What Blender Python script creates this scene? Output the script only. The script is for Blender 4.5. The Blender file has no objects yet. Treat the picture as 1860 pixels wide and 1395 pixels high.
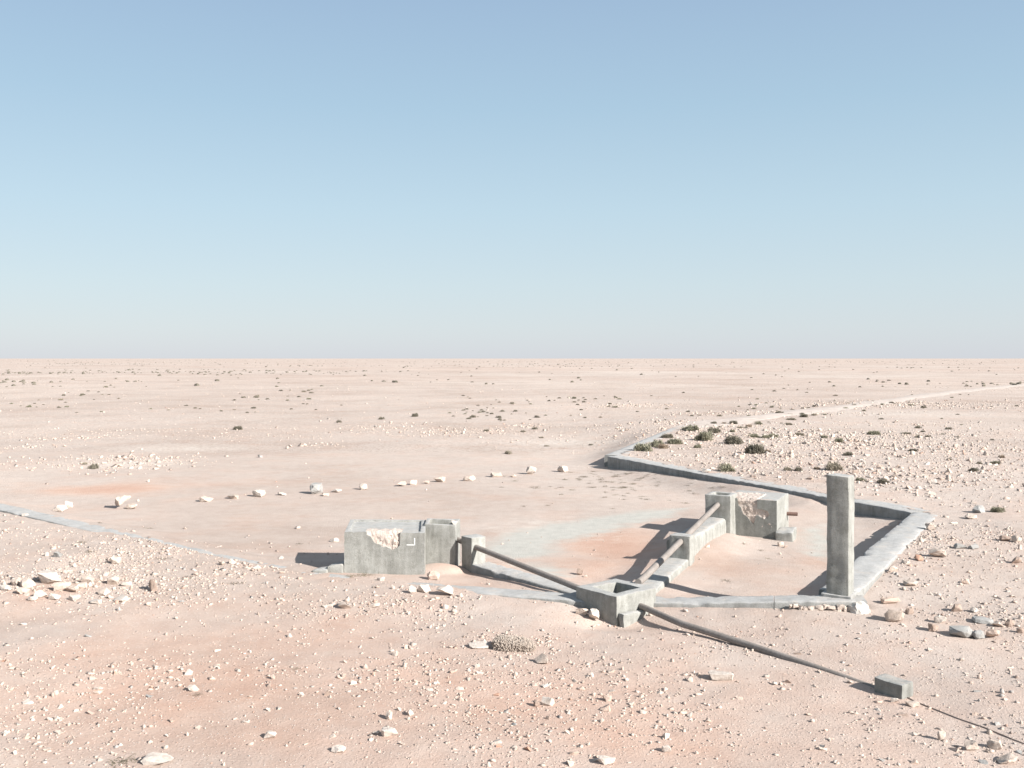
import bpy, bmesh, math, random
import numpy as np
from mathutils import Vector, Matrix, noise as mnoise

random.seed(7)
rng = np.random.default_rng(7)
C = bpy.context.scene.collection
scene = bpy.context.scene

# ------------------------------------------------------------------ camera, sky, sun, exposure
H = 4.5
LENS = 34.0
FPX = LENS / 36.0 * 1860.0          # focal length in photograph pixels
HOR, CX = 651.0, 930.0
cam_d = bpy.data.cameras.new('camera')
cam = bpy.data.objects.new('camera', cam_d)
C.objects.link(cam)
cam.location = (0, 0, H)
cam.rotation_euler = (math.radians(90), 0, 0)
cam_d.sensor_width = 36.0
cam_d.lens = LENS
cam_d.shift_y = -(697.5 - HOR) / 1860.0
cam_d.clip_start = 0.1
cam_d.clip_end = 60000
scene.camera = cam

SUN_EL = math.radians(28.5)
SUN_AZ = math.atan2(0.805, -0.593)     # clockwise from +Y
sun_dir = Vector((math.sin(SUN_AZ) * math.cos(SUN_EL), math.cos(SUN_AZ) * math.cos(SUN_EL), math.sin(SUN_EL)))
w = bpy.data.worlds.new('World')
scene.world = w
w.use_nodes = True
nt = w.node_tree
nt.nodes.clear()
sky = nt.nodes.new('ShaderNodeTexSky')
sky.sky_type = 'NISHITA'
sky.sun_disc = False
sky.sun_elevation = SUN_EL
sky.sun_rotation = SUN_AZ
sky.altitude = 100
sky.air_density = 1.0
sky.dust_density = 0.6
sky.ozone_density = 2.0
# dusty desert air: the clear sky seen through a pale veil, thickest at the horizon and the same all round
tcw = nt.nodes.new('ShaderNodeTexCoord'); sxw = nt.nodes.new('ShaderNodeSeparateXYZ')
nt.links.new(tcw.outputs['Generated'], sxw.inputs[0])
veil = nt.nodes.new('ShaderNodeValToRGB'); VE = veil.color_ramp.elements
for i_, (p_, c_) in enumerate([(0.0, (.605, .635, .70)), (.03, (.60, .66, .71)), (.075, (.57, .67, .725)), (.15, (.50, .645, .735)), (.25, (.40, .56, .69)), (.36, (.335, .47, .635)), (.6, (.31, .38, .46)), (1.0, (.29, .32, .36))]):
    e_ = VE[i_] if i_ < 2 else VE.new(p_)
    e_.position = p_; e_.color = (*c_, 1)
nt.links.new(sxw.outputs[2], veil.inputs[0])
vs_ = nt.nodes.new('ShaderNodeVectorMath'); vs_.operation = 'SCALE'; vs_.inputs['Scale'].default_value = 6.75
nt.links.new(veil.outputs[0], vs_.inputs[0])
hsv = nt.nodes.new('ShaderNodeMix'); hsv.data_type = 'RGBA'; hsv.inputs[0].default_value = .88
nt.links.new(vs_.outputs[0], hsv.inputs[7])
bg = nt.nodes.new('ShaderNodeBackground')
bg.inputs['Strength'].default_value = 0.08
wo = nt.nodes.new('ShaderNodeOutputWorld')
nt.links.new(sky.outputs[0], hsv.inputs[6])
nt.links.new(hsv.outputs[2], bg.inputs['Color'])
nt.links.new(bg.outputs[0], wo.inputs['Surface'])
sl = bpy.data.lights.new('sun', 'SUN')
sl.energy = 5.0
sl.angle = math.radians(0.53)
sl.color = (1.0, 0.962, 0.91)
so = bpy.data.objects.new('sun', sl)
C.objects.link(so)
so.rotation_euler = (-sun_dir).to_track_quat('-Z', 'Y').to_euler()
so.location = (20, -20, 30)

scene.view_settings.view_transform = 'Standard'
scene.view_settings.look = 'None'
scene.view_settings.exposure = 1.02
scene.view_settings.gamma = 1.0
scene.view_settings.use_curve_mapping = False
scene.cycles.max_bounces = 6
scene.cycles.diffuse_bounces = 3

# ------------------------------------------------------------------ helpers
def P(px, py, z=0.0):
    """ground plan position of a photograph pixel whose height above datum is z"""
    Y = FPX * (H - z) / (py - HOR)
    return ((px - CX) * Y / FPX, Y)

def _hash(ix, iy, seed):
    n = (ix.astype(np.int64) * 374761393 + iy.astype(np.int64) * 668265263 + seed * 974634777) & 0x7fffffff
    n = ((n ^ (n >> 13)) * 1274126177) & 0x7fffffff
    n = (n ^ (n >> 16)) & 0x7fffffff
    return n / float(0x7fffffff)

def vnoise(x, y, seed=0):
    x = np.asarray(x, float); y = np.asarray(y, float)
    ix = np.floor(x); iy = np.floor(y)
    fx = x - ix; fy = y - iy
    fx = fx * fx * fx * (fx * (fx * 6 - 15) + 10); fy = fy * fy * fy * (fy * (fy * 6 - 15) + 10)
    a = _hash(ix, iy, seed); b = _hash(ix + 1, iy, seed); c = _hash(ix, iy + 1, seed); d = _hash(ix + 1, iy + 1, seed)
    return (a * (1 - fx) + b * fx) * (1 - fy) + (c * (1 - fx) + d * fx) * fy * 1.0

def fbm(x, y, seed=0, oct=4):
    s = 0; a = 0.5; t = 0
    for k in range(oct):
        s = s + a * vnoise(x * 2 ** k + 13.7 * k, y * 2 ** k - 7.1 * k, seed + k); t += a; a *= 0.5
    return s / t

def sstep(a, b, x):
    t = np.clip((x - a) / (b - a), 0, 1)
    return t * t * (3 - 2 * t)

# ------------------------------------------------------------------ low walls (plan lines; also shape the terrain)
# x, y, top z, ground offset on the left side, on the right side (looking along the line)
WALLS = {
    'W1': dict(w=0.56, r=0.9, pts=[(-26, 36.4, .47, -.01, -.06), (-14.3, 27.1, .35, -.01, -.05), (-10.6, 24.2, .29, -.01, -.02), (-8.8, 22.8, .25, -.012, .02),
                            (-6.3, 20.9, .19, -.008, .025), (-4.12, 19.57, .12, .0, .02), (-2.6, 19.05, .08, .02, .03), (-1.38, 18.55, .11, -.03, .03),
                            (-.2, 18.1, .14, -.05, -.01), (.8, 17.7, .165, -.06, -.05), (1.5, 17.45, .17, -.06, -.12)]),
    'W2': dict(w=0.5, r=0.7, pts=[(2.35, 17.62, .12, -.04, -.10), (2.75, 17.47, .14, -.05, -.07), (3.6, 17.18, .22, -.16, -.08), (4.52, 16.9, .30, -.25, -.10), (5.2, 16.72, .36, -.3, -.14), (6.05, 16.6, .385, -.3, -.17)]),
    'W3': dict(w=0.68, r=0.7, pts=[(5.74, 17.0, .40, -.36, -.14), (7.23, 19.45, .41, -.38, -.05), (9.0, 22.36, .42, -.40, -.03), (10.95, 25.57, .42, -.36, -.01)]),
    'W4': dict(w=0.8, r=0.9, pts=[(10.93, 25.8, .42, -.22, .0), (10.1, 27.5, .43, -.36, .0), (9.4, 28.9, .44, -.14, .0), (8.4, 31.0, .45, -.09, .0), (6.9, 34.1, .46, -.2, .0),
                            (5.6, 36.9, .48, -.27, .0), (4.7, 38.8, .5, -.44, -.02), (4.28, 39.7, .5, -.48, -.02)]),
    'W5': dict(w=0.8, r=1.2, pts=[(4.2, 39.9, .5, -.46, -.01), (5.2, 42.8, .5, -.2, .0), (6.9, 47.8, .5, -.03, .0), (10.1, 57.2, .5, .0, .01)]),
    'BL': dict(w=0.5, r=0.55, pts=[(-.66, 20.28, .21, -.02, -.17), (0.22, 19.25, .19, -.02, -.09), (1.40, 17.9, .16, -.03, -.03)]),
    'BR': dict(w=0.56, r=0.5, pts=[(2.22, 17.7, .15, -.04, -.06), (2.98, 19.5, .20, -.04, -.13), (3.62, 21.0, .21, -.06, -.14)]),
    'BU': dict(w=0.52, r=0.55, pts=[(3.62, 21.05, .56, -.40, -.44), (4.3, 22.55, .53, -.32, -.30), (5.12, 24.3, .50, -.3, -.36)]),
}

PULLS = {'bed': dict(w=.1, r=.45, pts=[(2.25, 17.0, -.04, 0, 0), (2.82, 16.04, -.03, 0, 0), (3.68, 15.07, -.01, 0, 0), (4.44, 14.04, .0, 0, 0), (5.0, 13.2, 0, 0, 0)])}

def poly_near(pts, x, y):
    """nearest point on a polyline: distance, side (+ left), interpolated columns"""
    best = np.full(x.shape, 1e18); side = np.zeros(x.shape); cols = [np.zeros(x.shape) for _ in range(3)]
    inside = np.zeros(x.shape, bool)
    for i in range(len(pts) - 1):
        a, b = pts[i], pts[i + 1]
        dx, dy = b[0] - a[0], b[1] - a[1]; L2 = dx * dx + dy * dy
        tr = ((x - a[0]) * dx + (y - a[1]) * dy) / L2
        t = np.clip(tr, 0, 1)
        qx, qy = a[0] + t * dx, a[1] + t * dy
        d2 = (x - qx) ** 2 + (y - qy) ** 2
        m = d2 < best
        best = np.where(m, d2, best)
        cr = dx * (y - a[1]) - dy * (x - a[0])
        side = np.where(m, np.sign(cr), side)
        for k in range(3):
            cols[k] = np.where(m, a[2 + k] * (1 - t) + b[2 + k] * t, cols[k])
    return np.sqrt(best), side, cols

def in_poly(poly, x, y):
    c = np.zeros(x.shape, bool)
    n = len(poly)
    for i in range(n):
        x1, y1 = poly[i]; x2, y2 = poly[(i + 1) % n]
        m = ((y1 > y) != (y2 > y))
        with np.errstate(divide='ignore', invalid='ignore'):
            xi = (x2 - x1) * (y - y1) / ((y2 - y1) if y2 != y1 else 1e-9) + x1
        c ^= m & (x < xi)
    return c

BASIN = [(p[0], p[1]) for p in WALLS['W1']['pts']] + [(1.8, 17.3)] + [(p[0], p[1]) for p in WALLS['W2']['pts']] + \
        [(p[0], p[1]) for p in WALLS['W3']['pts'][1:]] + [(p[0], p[1]) for p in WALLS['W4']['pts']] + [(p[0], p[1]) for p in WALLS['W5']['pts']] + [(10, 70), (-40, 70)]

CTRL = [(0, 1395, 0), (600, 1395, 0), (1200, 1395, 0), (1860, 1395, 0), (0, 1150, .12), (400, 1150, .05), (900, 1130, 0), (1100, 1150, -.05), (1300, 1130, .05),
        (1500, 1125, .15), (1600, 1115, .22), (1700, 1050, .33), (1860, 1100, .28), (1860, 1250, .08), (1583, 1260, 0), (1400, 1200, 0), (1250, 1140, 0),
        (0, 960, .33), (100, 1000, .28), (100, 1060, .25), (300, 1020, .2), (300, 1070, .15), (480, 1060, .1), (620, 1070, .1), (800, 1085, .06), (950, 1100, .02),
        (1720, 940, .4), (1650, 1000, .38), (1860, 940, .45), (1860, 850, .5), (1600, 890, .45), (1400, 850, .5), (1200, 825, .5), (1150, 812, .5), (1300, 790, .5),
        (1240, 770, .48), (1600, 800, .5), (1860, 780, .5), (1400, 760, .45), (1000, 800, .05), (1000, 770, .1), (600, 800, 0), (200, 800, 0), (0, 800, 0), (600, 740, 0), (1100, 740, .1), (100, 730, 0)]
CTRLW = [(*P(a, b, c), c) for a, b, c in CTRL] + [(-12, 5, 0), (0, 5, 0), (12, 5, 0), (0, -20, 0), (-30, 0, 0), (30, 0, .1), (25, 20, .4), (-25, 15, .2)]

def terrain(x, y, detail=True):
    x = np.atleast_1d(np.asarray(x, float)); y = np.atleast_1d(np.asarray(y, float))
    num = np.zeros(x.shape); den = np.zeros(x.shape)
    for cx, cy, cz in CTRLW:
        s = 0.4 + 0.0010 * cy * cy
        ww = 1.0 / ((x - cx) ** 2 + (y - cy) ** 2 + s) ** 1.8
        num += ww * cz; den += ww
    zo = num / den
    far = sstep(90, 260, np.hypot(x, y))
    zo = zo * (1 - far)
    # basin
    zi = np.zeros(x.shape)
    def g(cx, cy, amp, sx, sy, ang=0.0):
        ca, sa = math.cos(ang), math.sin(ang)
        u = (x - cx) * ca + (y - cy) * sa; v = -(x - cx) * sa + (y - cy) * ca
        return amp * np.exp(-(u / sx) ** 2 - (v / sy) ** 2)
    zi += g(4.75, 22.3, .12, 1.1, .6, 1.13) + g(5.1, 20.6, .08, 1.6, 1.2) + g(1.9, 20.6, .10, 1.3, 1.2) + g(-1.55, 20.25, .22, .6, .45) + g(7.6, 27.5, .2, 1.8, 1.2) + g(-1.4, 19.4, .06, .7, .5)
    zi += g(3.4, 26.5, .03, 2, 2) + g(7.6, 22.6, -.04, 1.2, 1.5)
    op = np.maximum(sstep(44, 56, y), sstep(-17, -24, x))
    zi = zi * (1 - op) + zo * op
    m = in_poly(BASIN, x, y)
    z = np.where(m, zi, zo)
    if detail:
        amp = np.where(m, 0.35, 1.0)
        fo = np.clip(np.hypot(x, y) / 60.0, 0, 1)
        z = z + amp * (0.075 * (fbm(x / 3.1, y / 3.1, 3) - .5) * (1 - .3 * fo) + 0.028 * (fbm(x / .55, y / .55, 11, 3) - .5) * (1 - fo))
        z = z + 1.1 * (fbm(x / 90, y / 90, 5, 3) - .5) * sstep(70, 260, np.hypot(x, y))
    for k, W in list(PULLS.items()) + list(WALLS.items()):
        d, side, (zt, ol, orr) = poly_near(W['pts'], x, y)
        over = np.zeros(x.shape)
        for a_, b_ in ((W['pts'][0], W['pts'][1]), (W['pts'][-1], W['pts'][-2])):
            L_ = math.hypot(a_[0] - b_[0], a_[1] - b_[1])
            along = ((x - a_[0]) * (a_[0] - b_[0]) + (y - a_[1]) * (a_[1] - b_[1])) / L_
            over = np.where(np.hypot(x - a_[0], y - a_[1]) <= d + 1e-6, np.maximum(over, along), over)
        tgt = zt + np.where(side > 0, ol, orr)
        if detail:
            tgt = tgt + 0.035 * (fbm(x / .5, y / .5, 17, 3) - .5)
        wgt = np.exp(-(np.maximum(d - W['w'] * .5, 0) / W['r']) ** 2) * np.exp(-(np.maximum(over, 0) / .12) ** 2)
        z = z * (1 - wgt) + tgt * wgt
    z = z - .11 * np.exp(-((x - 1.85) / .85) ** 2 - ((y - 16.55) / .45) ** 2)
    return z

def tz(x, y):
    """terrain height read off the ground sheet"""
    i = min(max(int(np.searchsorted(gx, x)) - 1, 0), len(gx) - 2); j = min(max(int(np.searchsorted(gy, y)) - 1, 0), len(gy) - 2)
    u = (x - gx[i]) / (gx[i + 1] - gx[i]); v = (y - gy[j]) / (gy[j + 1] - gy[j])
    return float((ZG[j, i] * (1 - u) + ZG[j, i + 1] * u) * (1 - v) + (ZG[j + 1, i] * (1 - u) + ZG[j + 1, i + 1] * u) * v)

def point_over(px, py, dz):
    """point on a sight line that is dz above the terrain"""
    z = 0.1
    for _ in range(25):
        x, y = P(px, py, z); z = 0.5 * z + 0.5 * (tz(x, y) + dz)
    x, y = P(px, py, z)
    return x, y, z

def ground_at(px, py):
    """where the sight line of a photograph pixel meets the terrain"""
    z = 0.1
    for _ in range(25):
        x, y = P(px, py, z)
        z = 0.6 * z + 0.4 * tz(x, y)
    x, y = P(px, py, z)
    return x, y, tz(x, y)

def tag(o, label=None, cat=None, group=None, kind=None):
    if label: o['label'] = label
    if cat: o['category'] = cat
    if group: o['group'] = group
    if kind or cat: o['kind'] = kind or 'thing'
    return o

def mesh_obj(name, me, mat=None, parent=None, smooth=None):
    o = bpy.data.objects.new(name, me)
    C.objects.link(o)
    if mat and not me.materials: me.materials.append(mat)
    if parent: o.parent = parent
    return o

def finish(bm, name, mat, parent=None, ang=40):
    bmesh.ops.recalc_face_normals(bm, faces=bm.faces)
    me = bpy.data.meshes.new(name)
    bm.to_mesh(me); bm.free()
    if ang:
        for p in me.polygons: p.use_smooth = True
        me.set_sharp_from_angle(angle=math.radians(ang))
    o = mesh_obj(name, me, mat)
    if parent:
        o.parent = parent
        o.matrix_parent_inverse = Matrix.Translation(parent.location).inverted()
    return o

def empty(name, loc, label, cat, group=None):
    o = bpy.data.objects.new(name, None)
    C.objects.link(o); o.location = loc
    o.empty_display_size = 0.3
    return tag(o, label, cat, group)

# ------------------------------------------------------------------ materials
def new_mat(name):
    m = bpy.data.materials.new(name); m.use_nodes = True
    n = m.node_tree; b = n.nodes['Principled BSDF']
    b.inputs['Roughness'].default_value = 0.9
    b.inputs['Specular IOR Level'].default_value = 0.2
    return m, n, b

def N(n, t, **kw):
    nd = n.nodes.new(t)
    for k, v in kw.items():
        if k in nd.inputs: nd.inputs[k].default_value = v
        else: setattr(nd, k, v)
    return nd

def ramp(n, stops, src):
    r = n.nodes.new('ShaderNodeValToRGB')
    e = r.color_ramp.elements
    while len(e) < len(stops): e.new(0.5)
    for i, (p, c) in enumerate(stops):
        e[i].position = p; e[i].color = (*c, 1) if len(c) == 3 else c
    n.links.new(src, r.inputs[0])
    return r

def mix(n, mode, fac, a, b):
    m = n.nodes.new('ShaderNodeMix'); m.data_type = 'RGBA'; m.blend_type = mode
    for s, v in ((m.inputs[0], fac), (m.inputs[6], a), (m.inputs[7], b)):
        if hasattr(v, 'is_output'): n.links.new(v, s)
        elif isinstance(v, (int, float)): s.default_value = v
        else: s.default_value = (*v, 1)
    return m.outputs[2]

def pos(n, scale):
    tc = N(n, 'ShaderNodeNewGeometry')
    mp = N(n, 'ShaderNodeMapping'); mp.inputs['Scale'].default_value = scale
    n.links.new(tc.outputs['Position'], mp.inputs['Vector'])
    return mp.outputs[0]

def noise(n, vec, scale, detail=5, rough=.6):
    t = N(n, 'ShaderNodeTexNoise', Scale=scale, Detail=detail, Roughness=rough)
    n.links.new(vec, t.inputs['Vector'])
    return t.outputs['Fac']

def concrete(name, dark, light, dust=.62):
    m, n, b = new_mat(name)
    p = pos(n, (1, 1, 1)); ps = pos(n, (5, 5, .7))
    n1 = noise(n, p, 1.7, 6, .65); n2 = noise(n, p, 9, 5, .7); n3 = noise(n, ps, 1.6, 4, .6); n4 = noise(n, p, 60, 3, .6)
    c = ramp(n, [(.3, dark), (.7, light)], n1).outputs[0]
    s = ramp(n, [(.3, (.72, .72, .70)), (.6, (1.03, 1.03, 1.02))], n3).outputs[0]
    c = mix(n, 'MULTIPLY', .8, c, s)
    s2 = ramp(n, [(.32, (.78, .77, .75)), (.55, (1, 1, 1)), (.75, (1.1, 1.1, 1.1))], n2).outputs[0]
    c = mix(n, 'MULTIPLY', .7, c, s2)
    s3 = ramp(n, [(.3, (.85, .85, .84)), (.7, (1.1, 1.1, 1.1))], n4).outputs[0]
    c = mix(n, 'MULTIPLY', .6, c, s3)
    # wind blown sand lodged on upward faces
    g = N(n, 'ShaderNodeNewGeometry'); sx = N(n, 'ShaderNodeSeparateXYZ'); n.links.new(g.outputs['Normal'], sx.inputs[0])
    n5 = noise(n, p, 3.1, 6, .7)
    mm = N(n, 'ShaderNodeMath', operation='MULTIPLY'); n.links.new(sx.outputs[2], mm.inputs[0])
    rr = ramp(n, [(.52, (0, 0, 0)), (.70, (.55, .55, .55))], n5); n.links.new(rr.outputs[0], mm.inputs[1]); mm.use_clamp = True
    up = ramp(n, [(.55, (0, 0, 0)), (.92, (dust, dust, dust))], sx.outputs[2]).outputs[0]
    n6 = ramp(n, [(.25, (.55, .55, .55)), (.65, (1, 1, 1))], n2).outputs[0]
    upm = mix(n, 'MULTIPLY', 1.0, up, n6)
    c = mix(n, 'MIX', upm, c, (.475, .465, .455))
    c = mix(n, 'MIX', mm.outputs[0], c, (.50, .43, .37))
    # air holes in the cast faces
    vp = N(n, 'ShaderNodeTexVoronoi', Scale=26.0); n.links.new(p, vp.inputs['Vector'])
    spc = N(n, 'ShaderNodeSeparateColor'); n.links.new(vp.outputs['Color'], spc.inputs[0])
    hole_ = mix(n, 'MULTIPLY', 1.0, ramp(n, [(.10, (1, 1, 1)), (.22, (0, 0, 0))], vp.outputs['Distance']).outputs[0], ramp(n, [(.62, (0, 0, 0)), (.72, (1, 1, 1))], spc.outputs[0]).outputs[0])
    c = mix(n, 'MIX', mix(n, 'MULTIPLY', 1.0, hole_, (.5, .5, .5)), c, (.13, .125, .115))
    # hairline cracks on wandering lines, only here and there
    nv = N(n, 'ShaderNodeTexNoise', Scale=3.0, Detail=4.0); n.links.new(p, nv.inputs['Vector'])
    wv = mix(n, 'ADD', .35, p, nv.outputs['Color'])
    vc = N(n, 'ShaderNodeTexVoronoi', Scale=1.5); vc.feature = 'DISTANCE_TO_EDGE'; n.links.new(wv, vc.inputs['Vector'])
    crk = mix(n, 'MULTIPLY', 1.0, ramp(n, [(.002, (1, 1, 1)), (.008, (0, 0, 0))], vc.outputs['Distance']).outputs[0], ramp(n, [(.60, (0, 0, 0)), (.68, (1, 1, 1))], noise(n, p, 1.6, 2)).outputs[0])
    c = mix(n, 'MIX', mix(n, 'MULTIPLY', 1.0, crk, (.35, .35, .35)), c, (.12, .105, .095))
    # scoured, paler and darker blotches
    c = mix(n, 'MULTIPLY', .8, c, ramp(n, [(.36, (.80, .795, .785)), (.46, (1, 1, 1)), (.58, (1, 1, 1)), (.66, (1.16, 1.15, 1.13))], noise(n, p, 4.2, 8, .75)).outputs[0])
    n.links.new(c, b.inputs['Base Color'])
    bp = N(n, 'ShaderNodeBump', Strength=.45, Distance=.02)
    ad = N(n, 'ShaderNodeMath', operation='ADD'); n.links.new(n2, ad.inputs[0]); n.links.new(n4, ad.inputs[1])
    ad3 = N(n, 'ShaderNodeMath', operation='SUBTRACT'); n.links.new(ad.outputs[0], ad3.inputs[0]); n.links.new(hole_, ad3.inputs[1])
    ad4 = N(n, 'ShaderNodeMath', operation='SUBTRACT'); n.links.new(ad3.outputs[0], ad4.inputs[0]); n.links.new(crk, ad4.inputs[1])
    n.links.new(ad4.outputs[0], bp.inputs['Height']); n.links.new(bp.outputs[0], b.inputs['Normal'])
    return m

M_conc = concrete('concrete_weathered', (.245, .243, .228), (.365, .362, .342))
M_conc_w = concrete('concrete_wall', (.235, .232, .225), (.345, .342, .332), .75)
M_conc_d = concrete('concrete_grey_dark', (.19, .19, .18), (.29, .29, .272), .4)

def rubble_mat():
    m, n, b = new_mat('rubble_core')
    p = pos(n, (1, 1, 1))
    n1 = noise(n, p, 6, 6, .7); n2 = noise(n, p, 30, 4, .7)
    v = N(n, 'ShaderNodeTexVoronoi', Scale=9.0); n.links.new(p, v.inputs['Vector'])
    c = ramp(n, [(.3, (.46, .37, .32)), (.65, (.57, .505, .455))], n1).outputs[0]
    c = mix(n, 'MULTIPLY', .5, c, ramp(n, [(.25, (.7, .66, .63)), (.6, (1.05, 1.05, 1.05))], n2).outputs[0])
    n.links.new(c, b.inputs['Base Color'])
    bp = N(n, 'ShaderNodeBump', Strength=.7, Distance=.03); n.links.new(n2, bp.inputs['Height']); n.links.new(bp.outputs[0], b.inputs['Normal'])
    return m
M_core = rubble_mat()

def rock_mat(name, attr):
    m, n, b = new_mat(name)
    if attr:
        a = N(n, 'ShaderNodeAttribute'); a.attribute_name = 'tint'; src = a.outputs['Color']
    else:
        a = N(n, 'ShaderNodeObjectInfo'); src = a.outputs['Color']
    p = pos(n, (1, 1, 1))
    n1 = noise(n, p, 12, 5, .7); n2 = noise(n, p, 45, 4, .7)
    c = mix(n, 'MULTIPLY', 1.0, src, ramp(n, [(.28, (.74, .70, .67)), (.5, (.98, .97, .96)), (.75, (1.12, 1.12, 1.12))], n1).outputs[0])
    c = mix(n, 'MULTIPLY', .5, c, ramp(n, [(.3, (.78, .76, .74)), (.6, (1.06, 1.06, 1.06))], n2).outputs[0])
    n.links.new(c, b.inputs['Base Color'])
    bp = N(n, 'ShaderNodeBump', Strength=.55, Distance=.02)
    ad = N(n, 'ShaderNodeMath', operation='ADD'); n.links.new(n1, ad.inputs[0]); n.links.new(n2, ad.inputs[1])
    n.links.new(ad.outputs[0], bp.inputs['Height']); n.links.new(bp.outputs[0], b.inputs['Normal'])
    return m
M_rock = rock_mat('rock_surface', False)
M_peb = rock_mat('pebble_surface', True)

def plant_mat(name, c0, c1):
    m, n, b = new_mat(name)
    oi = N(n, 'ShaderNodeObjectInfo')
    p = pos(n, (1, 1, 1)); n1 = noise(n, p, 14, 3)
    c = ramp(n, [(.3, c0), (.7, c1)], n1).outputs[0]
    c = mix(n, 'MULTIPLY', 1.0, c, oi.outputs['Color'])
    n.links.new(c, b.inputs['Base Color'])
    b.inputs['Roughness'].default_value = .8
    return m
M_shrub = plant_mat('shrub_foliage', (.18, .165, .135), (.335, .315, .265))
M_dry = plant_mat('dry_weed', (.20, .17, .12), (.30, .26, .19))

def simple(name, col, rough=.7, var=.25, scale=20, bump=.2):
    m, n, b = new_mat(name)
    p = pos(n, (1, 1, 1)); n1 = noise(n, p, scale, 5, .7); n2 = noise(n, p, 3, 4, .6)
    lo = tuple(c * (1 - var) for c in col); hi = tuple(c * (1 + var) for c in col)
    c = ramp(n, [(.3, lo), (.7, hi)], n1).outputs[0]
    c = mix(n, 'MULTIPLY', .6, c, ramp(n, [(.3, (.75, .73, .7)), (.65, (1.1, 1.1, 1.1))], n2).outputs[0])
    n.links.new(c, b.inputs['Base Color']); b.inputs['Roughness'].default_value = rough
    bp = N(n, 'ShaderNodeBump', Strength=bump, Distance=.01); n.links.new(n1, bp.inputs['Height']); n.links.new(bp.outputs[0], b.inputs['Normal'])
    return m
M_pipe = simple('pipe_cement', (.245, .218, .20), .75, .25, 30)
M_rust = simple('pipe_rusty', (.20, .13, .11), .8, .3, 30)
M_cable = simple('cable_grey', (.26, .21, .185), .8)
M_white = simple('white_paint', (.72, .73, .72), .7, .12, 60, .1)

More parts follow.
